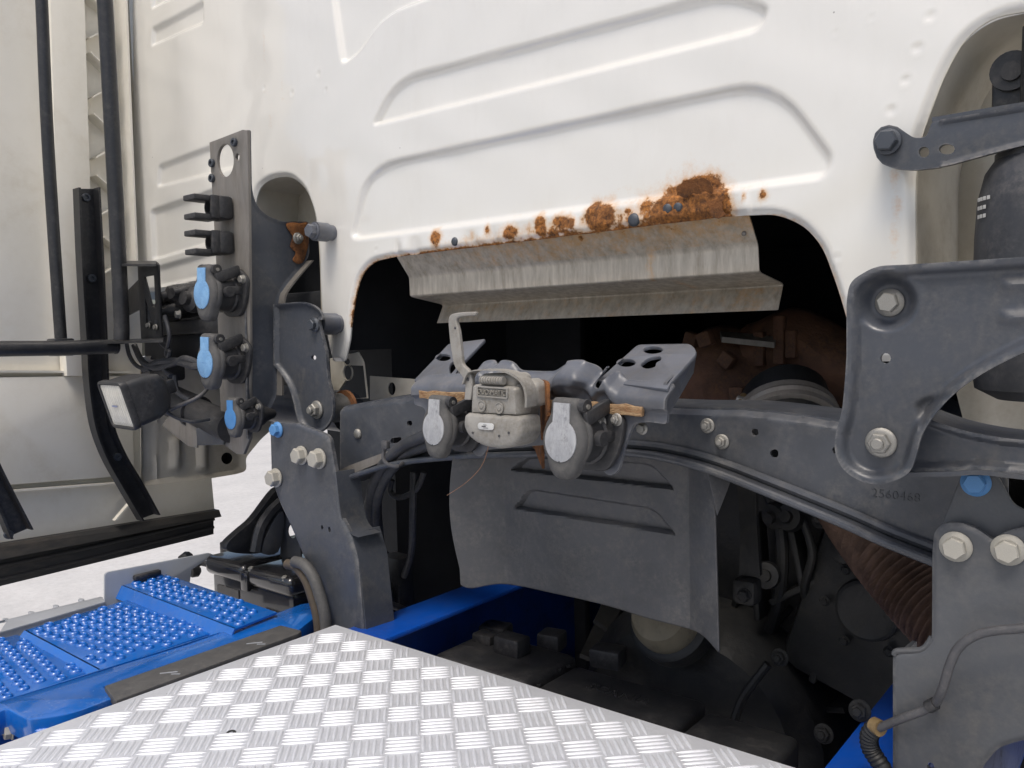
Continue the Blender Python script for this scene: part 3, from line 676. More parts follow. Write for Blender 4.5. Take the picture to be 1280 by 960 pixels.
# ================================================================== AIR COUPLING on the bracket
def off(pl, d): return Pl(pl.O + pl.N * d, pl.U, pl.V)
ac = thing('air_coupling', 'cast metal air line coupling box with DUO-MATIC lid and raised lever', 'air coupling', tuple(pb.w(620, 560)))
k1 = off(pb, .062); k2 = off(pb, .054); k3 = off(pb, .046)
def cushion(name, m, pl, px, depth, dome, cell, parent, edge=.008):
    """cast block: domed front with rounded edge, solid back"""
    o = pl.uvs(px); return sheet(name, m, parent, pl, o, cell, lambda Q, s: dome * sst(s / (edge * 2.5)) - edge * (1 - np.sqrt(np.clip(1 - (1 - np.clip(s / edge, 0, 1)) ** 2, 0, 1))), depth)
body = cushion('body', M_cast, k1, rnd([(580, 516, 5), (650, 521, 6), (652, 543, 8), (645, 556, 10), (628, 562, 12), (600, 558, 12), (584, 546, 10), (578, 532, 6)]), .026, .002, .0014, ac, .005)
lid = cushion('lid', M_cast, off(pb, .058), rnd([(590, 480, 5), (645, 484, 5), (646, 520, 3), (588, 517, 3)]), .020, .0006, .0014, ac, .003)
rec = off(pb, .0615)
fr = k1.uvs(rnd([(596, 483, 2), (633, 486, 2), (633, 498, 2), (596, 495, 2)])); 
plate('lid_frame', M_cast, lid, off(pb, .0605), rnd([(595, 482, 2), (634, 485, 2), (634, 499, 2), (595, 496, 2)]), .003, [rnd([(597, 484, 1), (632.5, 487, 1), (632.5, 497, 1), (597, 494, 1)])], .0004)
kt = off(pb, .0600); P0, P1 = kt.w(599, 489.5), kt.w(631, 492); ux = (P1 - P0) / np.linalg.norm(P1 - P0); uz = np.cross(pb.N, ux); c = (P0 + P1) / 2
Mt = Matrix(((ux[0], uz[0], pb.N[0], c[0]), (ux[1], uz[1], pb.N[1], c[1]), (ux[2], uz[2], pb.N[2], c[2]), (0, 0, 0, 1)))
emit_me('raised_lettering', text_me('DUO-MATIC', .0078, .0009, Mt, .98, -.00005), mat('worn_cast_letters', (.25, .235, .205), rough=.6), lid)
for (a, b) in ((602, 507.5), (624, 510)):
    emit('round_emblem', lathe([(.0062, 0), (.0062, .0012), (.0052, .0012), (.0048, .0004), (.0030, .0004), (.0026, .0012), (.0001, .0012)], kt.w(a, b) - pb.N * .0004, pb.N, 20, False), M_cast, lid)
plate('name_plate', M_plateW, body, off(pb, .0655), rnd([(597, 528, 4), (617, 529.5, 4), (617, 538, 4), (597, 536.5, 4)]), .0012, [], .0003)
for (a, b, L) in ((606, 531.2, 8), (604.5, 533, 9), (607, 535, 11)): 
    emit('printed_line', rbox(tuple(off(pb, .0657).w(a, b)), (L / F * .7, .0002, .0005 if b != 533 else .0011), 0, np.stack([pb.U, -pb.N, pb.V], 1)), M_ink, body)
for (a, b) in ((591, 541), (624, 545), (636, 541)): emit('vent_hole', lathe([(.0014, 0), (.0014, .0006), (.0001, .0006)], off(pb, .0645).w(a, b), pb.N, 10, False), M_ink, body)
# upper block with ribbed grip
cushion('upper_block', M_cast, off(pb, .050), rnd([(597, 484, 3), (600, 467, 5), (640, 466, 6), (646, 472, 4), (644, 487, 3)]), .020, .001, .0014, ac, .004)
emit('ribbed_grip', tube([off(pb, .057).w(602, 475), off(pb, .057).w(630, 476)], .0042, 14), M_cast, ac)
for t in np.linspace(.05, .95, 9):
    p = off(pb, .057).w(602, 475) * (1 - t) + off(pb, .057).w(630, 476) * t; emit('grip_rib', tube([p - pb.U * .0006, p + pb.U * .0006], .0049, 12), M_cast, ac)
# bail over the top and its right-hand cheek
bl = spl([(592, 478), (597, 466), (610, 461), (640, 462), (656, 468), (667, 478), (671, 492), (671, 507)], 5, False)
k4 = off(pb, .040); emit('bail', ribbon([k4.w(a, b) for a, b in bl], [k4.w(a, b) + pb.N * .016 for a, b in bl], tuple(-np.array([0, 0, 1.]) * 0 + -pb.V * .3 + -pb.U * .6), .005), M_cast, ac)
cushion('cheek', M_cast, off(pb, .036), rnd([(646, 482, 4), (658, 471, 8), (671, 480, 6), (672, 507, 3), (662, 509, 3), (658, 530, 5), (650, 542, 4)]), .012, .001, .0016, ac, .004)
bolt(ac, off(pb, .040).w(653, 487), pb.N, .016, 'hex', M_cast)
emit('side_block', rbox(tuple(off(pb, .036).w(648, 506)), (.012, .028, .030), .004, np.stack([pb.U, -pb.N, pb.V], 1)), M_cast, ac)
emit('side_latch', rbox(tuple(off(pb, .04).w(650, 524)), (.010, .03, .05), .004, np.stack([pb.U, -pb.N, pb.V], 1) @ RYm(.08)), M_cast, ac)
emit('rear_block', rbox(tuple(off(pb, .010).w(634, 510)), (.045, .03, .05), .006, np.stack([pb.U, -pb.N, pb.V], 1)), M_cast, ac)
lvL = spl([(594, 389.5), (571, 391), (561, 396), (561, 415), (564, 440), (568, 458), (577, 470), (581, 480), (580, 500)], 6, False)
lvR = spl([(594, 394.5), (575, 396), (570, 401), (573, 415), (576, 440), (578, 455), (586, 464), (590, 478), (588, 500)], 6, False)
kl = off(pb, .052); lev = emit('lever', ribbon([kl.w(a, b) for a, b in lvL], [kl.w(a, b) for a, b in lvR], tuple(-pb.N), .0055), M_cast, ac)
bv = lev.modifiers.new('b', 'BEVEL'); bv.width = .0012; bv.segments = 2
bolt(lev, kl.w(569, 410), pb.N, .003, 'round', M_ink, name='rivet'); bolt(lev, kl.w(585, 474), pb.N, .004, 'round', M_ink, name='rivet')
cw = thing('loose_wire', 'thin copper wire dangling below the air coupling', 'wire', tuple(pb.w(605, 565)))
emit('strand', tube(spl([pb.w(611, 556), pb.w(606, 574), pb.w(598, 588), pb.w(584, 602), pb.w(570, 612), pb.w(559, 619)], 5, False), .0005, 6), M_copper, cw)

# ================================================================== SOCKETS
def socket(label, M, lm, group, scale=1., angle=0):
    M = M @ Matrix.Diagonal((scale, scale, scale, 1))
    t = thing('trailer_socket', label, 'socket', None, group, M)
    def add(name, VF, m, par=None):
        o = link(name, mk(np.asarray(VF[0]) , VF[1], 35), m, par or t, M); return o
    def addm(name, me, m, par=None): return link(name, me, m, par or t, M)
    Rf = Matrix(((1, 0, 0, 0), (0, 0, -1, 0), (0, 1, 0, 0), (0, 0, 0, 1)))     # plate xy -> local xz, facing -Y
    fl_ = rnd([(-.012, .036, .01), (.022, .038, .008), (.046, .022, .01), (.040, -.012, .012), (.026, -.034, .01), (-.012, -.036, .012), (-.034, -.012, .012), (-.034, .016, .012)])
    addm('flange', plate_me(fl_, .007, [], .002, Matrix.Translation((0, -.007, 0)) @ Rf), M_plas)
    add('housing', lathe([(.029, .0), (.029, .010), (.0265, .012), (.0265, .032), (.029, .033), (.029, .041), (.027, .043)], (0, -.001, 0), (0, -1, 0), 32), M_plas)
    add('rim_seal', lathe([(.030, .036), (.0312, .038), (.0312, .041), (.030, .043)], (0, -.001, 0), (0, -1, 0), 32), M_rub)
    lo = spl([(-.0165, .040), (-.004, .0415), (.0165, .040), (.0185, .026), (.0245, .014), (.0285, .000), (.0265, -.013), (.0205, -.024), (.0165, -.034), (.009, -.041), (0, -.042), (-.009, -.041), (-.0165, -.034), (-.0205, -.024), (-.0265, -.013), (-.0285, .0), (-.0245, .014), (-.0185, .026)], 4)
    pl = Pl((0, 0, 0), (1, 0, 0), (0, 0, 1))
    V, Fc, _ = sheet_vf(Pl((0, -.050, 0), (1, 0, 0), (0, 0, 1)), lo, .0016, lambda Q, s: .003 * sst(s / .010) - .004 * (1 - np.sqrt(np.clip(1 - (1 - np.clip(s / .004, 0, 1)) ** 2, 0, 1))), .009)
    ld = add('lid', (V, Fc), M_rub)
    kh = [(-.0105, .0365), (.0105, .0365), (.0110, .0165)] + [(.0205 * math.sin(q), -.002 + .0220 * math.cos(q)) for q in np.linspace(.62, 2 * math.pi - .62, 26)] + [(-.0110, .0165)]
    addm('label_plate', plate_me(np.array(kh), .0025, [], .0004, Matrix.Translation((0, -.0540, 0)) @ Rf), lm, ld)
    rng_ = random.Random(len(label))
    for z_, wd in ((-.001, .018), (-.005, .012)):      # worn embossing
        addm('worn_marking', mk(*rbox((rng_.uniform(-.002, .002), -.0541, z_), (wd, .0003, .0011), 0), 0), lm, ld)
    add('drain_mark', lathe([(.0010, 0), (.0010, .0005), (.0001, .0005)], (0, -.0536, -.0235), (0, -1, 0), 8, False), M_ink, ld)
    hb = add('hinge_barrel', tube([(-.0165, -.042, .036), (.0165, -.042, .036)], .0055, 14), M_rub)
    add('hinge_ear', tube([(.0165, -.042, .034), (.0245, -.042, .034)], .0075, 16), M_plas)
    add('hinge_pin', tube([(.0245, -.042, .034), (.0262, -.042, .034)], .0026, 10), M_zinc)
    add('hinge_arm', rbox((.023, -.024, .028), (.008, .042, .016), .003, RXm(.35)), M_plas)
    add('catch', tube([(.030, -.030, .002), (.038, -.030, .002)], .0075, 16), M_plas)
    add('catch_arm', rbox((.031, -.018, .004), (.007, .03, .012), .003), M_plas)
    for (a, b) in ((.036, .021), (-.020, -.024)):
        bolt(t, M @ Vector((a, -.007, b)), M.to_3x3() @ Vector((0, -1, 0)), .0135 * scale, 'nut' if lm is M_lwhite else 'hex', M_zinc, name='bolt')
    add('rear_boot', lathe([(.024, 0), (.024, -.02), (.018, -.03), (.011, -.05), (.008, -.055)], (0, -.001, 0), (0, -1, 0), 20), M_plas)
    return t
def sock_M(pl, px, py, roll=0, pitch=0):
    o = off(pl, .05).w(px, py) - pl.N * .05
    R = Matrix(((pl.U[0], -pl.N[0], 0), (pl.U[1], -pl.N[1], 0), (pl.U[2], -pl.N[2], 1))).to_4x4()
    return Matrix.Translation(Vector(o.tolist())) @ R @ Matrix.Rotation(roll, 4, 'Y') @ Matrix.Rotation(pitch, 4, 'X')
pbs = off(pb, -.004)
socket('grey socket with worn pale lid label at the right of the air coupling', sock_M(pbs, 703, 552, .03, -.06), M_lwhite, 'trailer sockets')
socket('grey socket with worn pale lid label at the left of the air coupling', sock_M(pbs, 540, 537, .03, -.06), M_lwhite, 'trailer sockets', .90)

# ================================================================== RIGHT SUSPENSION ARM (large pressed plate)
pa = YP(.742)
ra = thing('suspension_arm', 'large dark grey pressed suspension arm plate with raised rim at the right edge', 'suspension arm', tuple(pa.w(1100, 600)))
armo = list(spl([(1062, 445), (1057, 507), (1049, 539), (1048, 564), (1059, 586), (1081, 600), (1102.5, 603), (1124, 598), (1140, 588), (1148, 570), (1156, 542), (1174, 514), (1202, 486), (1240, 461), (1290, 436)], 5, False)) + \
       list(rnd([(1400, 400), (1400, 312), (1280, 322), (1143, 331), (1098, 333, 14), (1066, 352, 22), (1062, 376, 10), (1062, 440)]))[0:]
armo = np.array(armo); au = pa.uvs(armo); cB = np.array(pa.uv(1109, 378)); px2 = 1 / F * pa.w(1109, 450)[1] / ray(1109, 450)[1] 
emb = pa.uvs(rnd([(1138, 506, 6), (1150, 494, 8), (1204, 484), (1176, 512), (1152, 545, 3)]))
sl1, sl2 = pa.uvs(rnd([(1245, 345, 6), (1420, 330), (1420, 358), (1247, 370, 6)])), pa.uvs(rnd([(1245, 385, 6), (1420, 372), (1420, 402), (1245, 412, 6)]))
def arm_h(Q, s):
    h = .0085 * (1 - sst((s - .0035) / .0075)) 
    r = np.linalg.norm(Q - cB, axis=1) / px2
    h -= .010 * (1 - sst((r - 21) / 16)); h += .0012 * np.exp(-((r - 39) / 4) ** 2)
    h -= .006 * sst(sdf(Q, emb) / .008); h += .004 * sst(sdf(Q, sl1) / .009) + .004 * sst(sdf(Q, sl2) / .009)
    return h
sheet('arm_plate', M_grey, ra, pa, au, .0021, arm_h, .004, [pa.uvs(circ(1107, 448, 6.6))])
bolt(ra, pa.w(1109, 378) + np.array([0, .008, 0]), (0, -1, 0), .0235, 'flange', M_zinc, .3)
bolt(ra, pa.w(1102, 553) + np.array([0, -.001, 0]), (0, -1, 0), .0255, 'nut', M_zinc, .5)
emit('pivot_sleeve', lathe([(.020, 0), (.020, .115)], pa.w(1102, 553) + np.array([0, .006, 0]), (0, 1, 0), 24), M_grey, ra)
emit('mount_sleeve', lathe([(.016, 0), (.016, .15)], pa.w(1109, 378) + np.array([0, .012, 0]), (0, 1, 0), 20), M_black, ra)

# curved link behind the arm, running off to the right
cl = thing('curved_link', 'dark grey flanged link beam leaving right below the large suspension arm', 'link beam', tuple(PY(1230, 590, .775)))
pk = YP(.775)
t1 = [(1120, 505), (1166, 524), (1202, 536), (1240, 544), (1280, 549), (1400, 560)]; b1 = [(1120, 589), (1166, 588), (1200, 587), (1227, 585.6), (1280, 591), (1400, 604)]
lo_ = pk.uvs(np.array(list(spl(t1, 4, False)) + list(spl(b1, 4, False))[::-1]))
sheet('web', M_grey, cl, pk, lo_, .0024, lambda Q, s: .006 * (1 - sst((s - .002) / .006)), .004)
T = np.array([pk.w(a, b) for a, b in spl(t1, 4, False)]); Bt = np.array([pk.w(a, b) for a, b in spl(b1, 4, False)])
emit('top_flange', ribbon(T + [0, -.004, 0], T + [0, .05, 0.002], (0, 0, -.004), 1), M_grey, cl); emit('bottom_flange', ribbon(Bt + [0, -.010, 0], Bt + [0, .03, 0], (0, 0, -.004), 1), M_grey, cl)

# upper link arm bolted to the cab
pu = YP(.868)
ul = thing('upper_link', 'slim grey link arm bolted to the cab wall at top right', 'link arm', tuple(pu.w(1120, 200)))
uo = rnd([(1092, 186), (1091, 176), (1094, 166), (1101, 159), (1111, 156), (1122, 158.5), (1131, 165, 4), (1143, 173, 6), (1158, 171, 4), (1165, 152, 3), (1280, 133), (1400, 112), (1400, 165), (1280, 182, 20), (1224, 197, 20), (1181, 209, 20), (1143, 213, 10), (1118, 211, 8), (1103, 205), (1096, 197)])
sheet('link_plate', M_grey, ul, pu, pu.uvs(uo), .002, lambda Q, s: .003 * (1 - sst((s - .001) / .004)) * (Q[:, 0] > pu.uv(1175, 180)[0]), .006, [pu.uvs(circ(1155, 190, 6.8)), pu.uvs(circ(1183.5, 186.5, 10, 6.6))])
tl = np.array([pu.w(1165, 152), pu.w(1280, 133), pu.w(1400, 112)]); emit('top_flange', ribbon(tl, tl + [0, .03, .002], (0, 0, .004), 1), M_grey, ul)
bolt(ul, pu.w(1111, 178) + np.array([0, -.003, 0]), (0, -1, 0), .0245, 'hex', M_dkbolt, .4)
emit('spacer', lathe([(.014, 0), (.014, .03)], pu.w(1111, 180) + np.array([0, .005, 0]), (0, 1, 0), 20), M_black, ul)

# air spring in the recess
asx = PY(1268, 250, .905)
sp = thing('air_spring', 'black rubber air spring with white markings in the right cab recess', 'air spring', tuple(asx + [0.01, 0, -.12]))
prof = [(.030, -.18), (.049, -.17), (.052, -.15), (.053, -.10), (.053, -.03), (.0515, .005), (.046, .030), (.037, .044), (.030, .048)]
ax = np.array([PY(1270, 250, .905)[0] + .02, .905, PY(1270, 258, .905)[2]])
emit('bellows', lathe(prof, ax, (0.02, 0, 1), 40), M_hose, sp)
emit('clamp_ring', lathe([(.034, .040), (.0385, .042), (.0385, .047), (.034, .05)], ax, (0.02, 0, 1), 32), M_black, sp)
emit('damper_rod', lathe([(.020, .045), (.020, .16), (.016, .165)], ax, (0.02, 0, 1), 20), M_black, sp)
emit('top_eye', tube([PY(1264, 88, .93) + [0, 0, 0], PY(1264, 88, .93) + [0, .05, 0]], .0185, 24), M_black, sp)
emit('eye_bush', tube([PY(1264, 88, .926), PY(1264, 88, .93) + [0, .05, 0]], .009, 18), M_plas, sp)
emit('top_mount', rbox(tuple(PY(1268, 125, .95)), (.035, .03, .075), .004), M_black, sp)
for k, (a, b, L) in enumerate(((1224, 252, 18), (1223, 262.5, 12), (1223, 273, 12))):
    for j in range(max(3, L // 4)):
        q = -2.62 + .10 * j; rr = .0533; z = ax[2] + .006 - .0078 * k
        p = (ax[0] + rr * math.cos(q), ax[1] + rr * math.sin(q), z)
        emit('white_print', rbox(p, (.0034, .0006, .0034), 0, RZ(q + math.pi / 2)), M_plateW, sp, 0)

# ================================================================== RIGHT TOWER
rt = thing('chassis_tower', 'grey chassis tower plate with two large bolts and a cable at the lower right', 'chassis tower', tuple(PY(1200, 950, .81)))
pt_ = YP(.812); po = rnd([(1165, 720), (1178, 655, 4), (1201, 596, 4), (1246, 594, 4), (1266, 630, 6), (1300, 650), (1300, 760), (1165, 760)])
plate('upper_plate', M_greyd, rt, pt_, po, .006)
pq = YP(.796)
lowo = rnd([(1115, 1010), (1115, 822, 6), (1120, 816, 4), (1150, 814, 8), (1164, 800, 10), (1164.6, 690, 4), (1167, 664, 8), (1180, 654, 8), (1201, 654, 8), (1221, 662, 6), (1242, 677, 5), (1252, 667, 6), (1275, 660, 8), (1400, 655), (1400, 905), (1280, 926, 14), (1247, 936, 10), (1226, 962, 8), (1222, 1010)])
sheet('lower_plate', M_greyd, rt, pq, pq.uvs(lowo), .0026, lambda Q, s: -.003 * (1 - sst(s / .004)), .006, [pq.uvs(circ(1163, 958, 5))])
fe = np.array([pq.w(a, b) for a, b in ((1115.5, 1010), (1115.5, 822))]); emit('return_flange', ribbon(fe + [0, .003, 0], fe + [0.004, .055, 0], (.004, 0, 0), 1), M_greyd, rt)
hm = np.array([pq.w(a, b) for a, b in spl([(1117, 820), (1121, 815), (1150, 813.5), (1160, 805), (1164, 798)], 4, False)]); emit('hem', tube(hm + [0, .003, 0], .0028, 8), M_greyd, rt)
for (a, b) in ((1195, 683), (1260.5, 687)): bolt(rt, pq.w(a, b) + np.array([0, -.0005, 0]), (0, -1, 0), .0265, 'flange', M_zincp, .2)
bolt(rt, pt_.w(1220, 603) + np.array([0, -.0005, 0]), (0, -1, 0), .0245, 'flange', M_bluebolt, .6)
cb = thing('brake_cable', 'grey cable with brass end clipped across the right chassis tower plate', 'cable', tuple(pq.w(1168, 882)))
ck = YP(.770)
path = [PY(1099, 910, .79), PY(1125, 899, .785), PY(1150, 890, .782), PY(1168, 880, .780), ck.w(1178, 862), ck.w(1187, 832), ck.w(1198, 810), ck.w(1216, 796), ck.w(1240, 789), ck.w(1285, 785), ck.w(1340, 783)]
emit('sheath', tube(spl(path, 6, False), .0039, 12), M_cable, cb)
emit('clip', tube([PY(1160, 884, .781), PY(1169, 879, .780)], .0056, 12), M_plas, cb); emit('clip_pin', tube([PY(1168, 884, .780), PY(1168, 884, .797)], .003, 10), M_plas, cb)
emit('brass_end', tube([PY(1092, 906, .795), PY(1101, 911, .79)], .0075, 14), M_brass, cb)
br = spl([PY(1096, 908, .795), PY(1087, 918, .797), PY(1088, 935, .80), PY(1100, 955, .80), PY(1118, 985, .80)], 8, False)
emit('braided_end', tube(br, [.0078 + .0009 * (i % 2) for i in range(len(br))], 14), M_eng, cb)

# ================================================================== LEFT TOWER, ARM, BUSHES
lt = thing('chassis_tower', 'dark grey chassis tower with bolts and a round arch cut at left centre', 'chassis tower', tuple(PY(420, 790, .80)))
pl_ = YP(.800)
lo2 = rnd([(336, 528, 3), (372, 530), (410, 545, 8), (418, 590, 10), (424, 645, 10), (437, 668, 10), (446, 700), (455, 806), (412, 806), (409, 775, 12), (396, 735, 14), (380, 700, 14), (364, 662, 16), (348, 628, 10), (338, 600)])
sheet('tower_plate', M_grey, lt, pl_, pl_.uvs(lo2), .0035, lambda Q, s: -.003 * (1 - sst(s / .005)), .006, [pl_.uvs(rnd([(401, 656, 1), (404, 657, 1), (404.5, 663, 1), (401.5, 662, 1)])), pl_.uvs(rnd([(410, 658, 1), (413, 659, 1), (413.5, 666, 1), (410.5, 665, 1)]))])
e1 = np.array([pl_.w(a, b) for a, b in ((437, 668), (446, 700), (457, 806))]); emit('side_plate', ribbon(e1 + [.001, .004, 0], e1 + [.006, .055, .002], (-.004, 0, 0), 1), M_grey, lt)
e2 = np.array([pl_.w(a, b) for a, b in spl([(418, 590), (424, 640), (430, 660), (438, 668), (446, 672)], 4, False)]); emit('turned_edge', ribbon(e2 + [.001, .002, 0], e2 + [.004, .045, .0], (-.003, 0, 0), 1), M_grey, lt)
for (a, b, d, m_) in ((378, 569, .030, M_zincp), (400, 573, .032, M_zincp), (346, 597, .031, M_zincp), (348, 537, .026, M_bluebolt)):
    bolt(lt, pl_.w(a, b) + np.array([0, -.001, 0]), (0, -1, 0), d, 'hex' if m_ is M_zincp else 'flange', m_, .3)
trim = spl([(368, 702), (380, 706), (392, 722), (400, 745), (406, 768), (409, 800)], 6, False)
emit('edge_trim', tube(np.array([PY(a, b, .785) for a, b in trim]), .009, 12), M_rub, lt); emit('edge_trim', tube(np.array([PY(a - 9, b + 3, .79) for a, b in trim]), .008, 12), mat('dusty_brown_trim', (.10, .075, .05), (.06, .05, .04), 30., .7), lt)
la = thing('suspension_arm', 'dark grey rounded suspension arm plate with two bolts at left centre', 'suspension arm', tuple(PY(400, 540, .852)))
pla = YP(.852)
ao = np.array(list(rnd([(346, 380), (384, 377, 8), (402, 384, 10), (410, 402, 8)])) + list(spl([(412, 440), (414, 470), (420, 497), (419, 522), (406, 539), (389, 539), (377, 526), (369, 495), (360, 474), (346, 456)], 4, False)))
sheet('arm_plate', M_grey, la, pla, pla.uvs(ao), .0024, lambda Q, s: .007 * (1 - sst((s - .002) / .006)), .005, [pla.uvs(circ(392, 447, 3.2))])
bolt(la, pla.w(394, 406) + np.array([0, -.001, 0]), (0, -1, 0), .024, 'flange', M_dkbolt); bolt(la, pla.w(397, 512) + np.array([0, -.001, 0]), (0, -1, 0), .030, 'nut', M_zinc)
p = pla.w(398, 512); emit('bush_sleeve', lathe([(.024, .006), (.024, .045), (.020, .05), (.020, .062)], p, (0, 1, 0), 28), M_zinc, la)
emit('bush_washer', lathe([(.0285, .052), (.0285, .058), (.02, .058)], p, (0, 1, 0), 28), mat('rusty_washer', (.32, .14, .06), (.2, .09, .04), 60, .7), la)
p = pla.w(394, 405); emit('mount_sleeve', lathe([(.018, .006), (.018, .040), (.015, .044), (.015, .050)], p, (0, 1, 0), 24), M_greylt, la)
emit('torsion_tube', tube([PY(318, 500, .94), PY(436, 515, .94)], .036, 24), M_grey, la)
emit('tube_bracket', rbox(tuple(PY(352, 470, .95)), (.10, .03, .10), .01), M_black, la)
# upper boss on the cab wall
ub = thing('cab_mount_boss', 'grey bolt and sleeve joining the tall left plate to the cab wall', 'bolt', tuple(PY(397, 290, .86)))
emit('sleeve', lathe([(.0155, 0), (.0155, .024), (.013, .028), (.013, .036)], PY(393, 289, .864), (0, 1, 0), 24), M_greylt, ub)
bolt(ub, PY(393, 289, .864), (0, -1, 0), .027, 'hex', M_greylt)

# ================================================================== TALL SOCKET PLATE on the left
pL = YP(.797); gx = pL.uv(308, 400)[0]; pg = XP(gx)
tp_ = thing('socket_plate', 'tall dark grey gusseted plate with a round hole carrying blue-lidded sockets', 'bracket', tuple(pL.w(300, 560)))
plate('front_plate', M_galv2, tp_, pL, [(261.5, 178), (303, 162), (309, 163), (311, 300), (312, 420), (312, 548), (304, 568), (296, 568), (278, 555), (274, 480), (270, 330)], .006,
      [circ(281.5, 200.5, 10.4, 20.5, 28), circ(296.5, 196.5, 2.6, 4.6)], .001)
for (a, b) in ((294, 178), (266, 204), (266, 223)): bolt(tp_, pL.w(a, b), (0, -1, 0), .014, 'socket', M_dkbolt, name='screw')
go = rnd([(304, 163, 2), (313, 163, 2), (314, 238, 10), (320, 258, 14), (334, 271, 10), (352, 277, 4), (385, 277, 4), (386, 318, 6), (380, 330, 8), (356, 358, 10), (346, 378, 8), (345, 494, 6), (338, 510, 8), (318, 535, 5), (309, 552, 3)])
sheet('gusset', M_grey, tp_, pg, pg.uvs(go), .0028, lambda Q, s: .002 * (1 - sst((s - .001) / .004)), .005)
bp_ = spl([(383, 326), (356, 358), (347, 378), (345.5, 430), (345, 494)], 4, False); q = np.array([pg.w(a, b) for a, b in bp_])
emit('stiffening_lip', ribbon(q, q + [.014, .002, 0], (0, .004, 0), 1), M_galv2, tp_)
ro = pg.uvs(spl([(359, 281), (370, 278), (384, 279), (386, 300), (384, 318), (378, 329), (368, 326), (362, 312), (365, 298)], 3))
pr = XP(gx + .0035); emit_me('rust_scale', plate_me(pr.uvs(spl([(358, 280), (366, 278), (376, 279), (385, 278.5), (385.5, 290), (386, 304), (383, 316), (380, 326), (374, 330), (366, 325), (370, 316), (363, 308), (366, 296), (361, 288)], 3)), .0015, [], .0004, pr.M()), M_rusty, tp_)
bolt(tp_, XP(gx + .0045).w(372, 298), (1, 0, 0), .020, 'nut', M_zinc)
def clip(cx, cy):
    t = thing('hose_clip', 'black forked hose clip on the tall left plate, ' + ('upper of two' if cy < 280 else 'lower of two'), 'clip', tuple(pL.w(cx, cy)), 'hose clips')
    base = pL.w(cx, cy)
    emit('clip_body', rbox(base + [0, -.014, 0], (.044, .026, .038), .006), M_plas, t); emit('clip_boss', lathe([(.014, 0), (.014, .012), (.009, .014), (.008, .006)], base + np.array([.004, -.024, 0]), (0, -1, 0), 18), M_plas, t)
    for dz in (.0135, -.0165): emit('prong', rbox(base + [-.004, -.045, dz], (.034, .044, .009), .002), M_plas, t)
    emit('latch', rbox(base + [.014, -.03, 0.0], (.008, .018, .038), .003), M_plas, t)
clip(284, 262); clip(285, 305)
socket('blue lidded socket highest on the tall left plate', sock_M(pL, 258, 366, .05, .0), M_lblue, 'blue trailer sockets', 1.1)
socket('blue lidded socket in the middle of the tall left plate', sock_M(pL, 262, 452, .05, .0), M_lblue, 'blue trailer sockets', 1.1)
socket('small plain blue lidded socket lowest on the tall left plate', sock_M(pL, 282, 523, .0, .0), M_lblue2, 'blue trailer sockets', .78)

# ================================================================== WORK LAMP
WLc = PY(149, 506, .632)
Rl = Matrix.Translation(Vector(WLc.tolist())) @ Matrix.Rotation(math.radians(-4), 4, 'Z') @ Matrix.Rotation(math.radians(16), 4, 'X')
wl = thing('work_lamp', 'black work lamp with frosted lens below the blue sockets', 'lamp', None, None, Rl)
def lamp_add(name, VF, m, par=None): return link(name, mk(np.asarray(VF[0]), VF[1], 35), m, par or wl, Rl)
def frustum(secs, r, n=5):
    V = []; Fc = []
    for (wd, hh, y) in secs:
        for q in rnd([(-wd, -hh, r), (wd, -hh, r), (wd, hh, r), (-wd, hh, r)], n): V.append((q[0], y, q[1]))
    m = len(V) // len(secs)
    for i in range(len(secs) - 1):
        for k in range(m): Fc.append((i * m + k, (i + 1) * m + k, (i + 1) * m + (k + 1) % m, i * m + (k + 1) % m))
    Fc += [tuple(range(m)), tuple(range((len(secs) - 1) * m, len(secs) * m))[::-1]]
    return V, Fc
lamp_add('housing', frustum([(.043, .037, 0), (.044, .038, .012), (.043, .037, .04), (.036, .031, .062), (.022, .02, .074)], .012), M_plas)
Rf = Matrix(((1, 0, 0, 0), (0, 0, -1, 0), (0, 1, 0, 0), (0, 0, 0, 1)))
ring = plate_me(rnd([(-.046, -.040, .012), (.046, -.040, .012), (.046, .040, .012), (-.046, .040, .012)]), .012, [rnd([(-.040, -.0345, .006), (.040, -.0345, .006), (.040, .0345, .006), (-.040, .0345, .006)])], .002, Matrix.Translation((0, -.006, 0)) @ Rf)
link('bezel', ring, M_plas, wl, Rl)
lens = sheet_vf(Pl((0, -.004, 0), (1, 0, 0), (0, 0, 1)), rnd([(-.0395, -.034, .006), (.0395, -.034, .006), (.0395, .034, .006), (-.0395, .034, .006)]), .002, lambda Q, s: .002 * sst(s / .02) + .0006 * np.cos(Q[:, 0] * 900) * (s > .003), .002)
lamp_add('lens', lens[:2], M_lens)
lamp_add('lens_print', rbox((0, -.0072, 0), (.020, .0003, .003), 0), mat('faded_blue_print', (.25, .28, .42)), wl)
lamp_add('rear_lug', rbox((.0, .080, .0), (.012, .03, .024), .004), M_black)
lw = thing('lamp_cable', 'thin cable looping from the work lamp to the blue sockets', 'cable', tuple(PY(230, 510, .72)))
emit('sheath', tube(spl([PY(200, 518, .70), PY(222, 508, .72), PY(245, 498, .74), PY(258, 487, .76), PY(260, 476, .77)], 6, False), .0035, 10), M_cable, lw)
emit('sheath', tube(spl([PY(205, 512, .70), PY(220, 522, .72), PY(240, 527, .74), PY(262, 524, .77)], 6, False), .0028, 10), M_hose, lw)
pbk = YP(.80)
lb = thing('lamp_bracket', 'grey sheet bracket under the black pipe beside the work lamp', 'bracket', tuple(pbk.w(240, 550)))
plate('bracket_plate', M_galv2, lb, pbk, rnd([(202, 532, 3), (210, 520, 3), (246, 530), (246, 560), (235, 558, 4)]), .004)
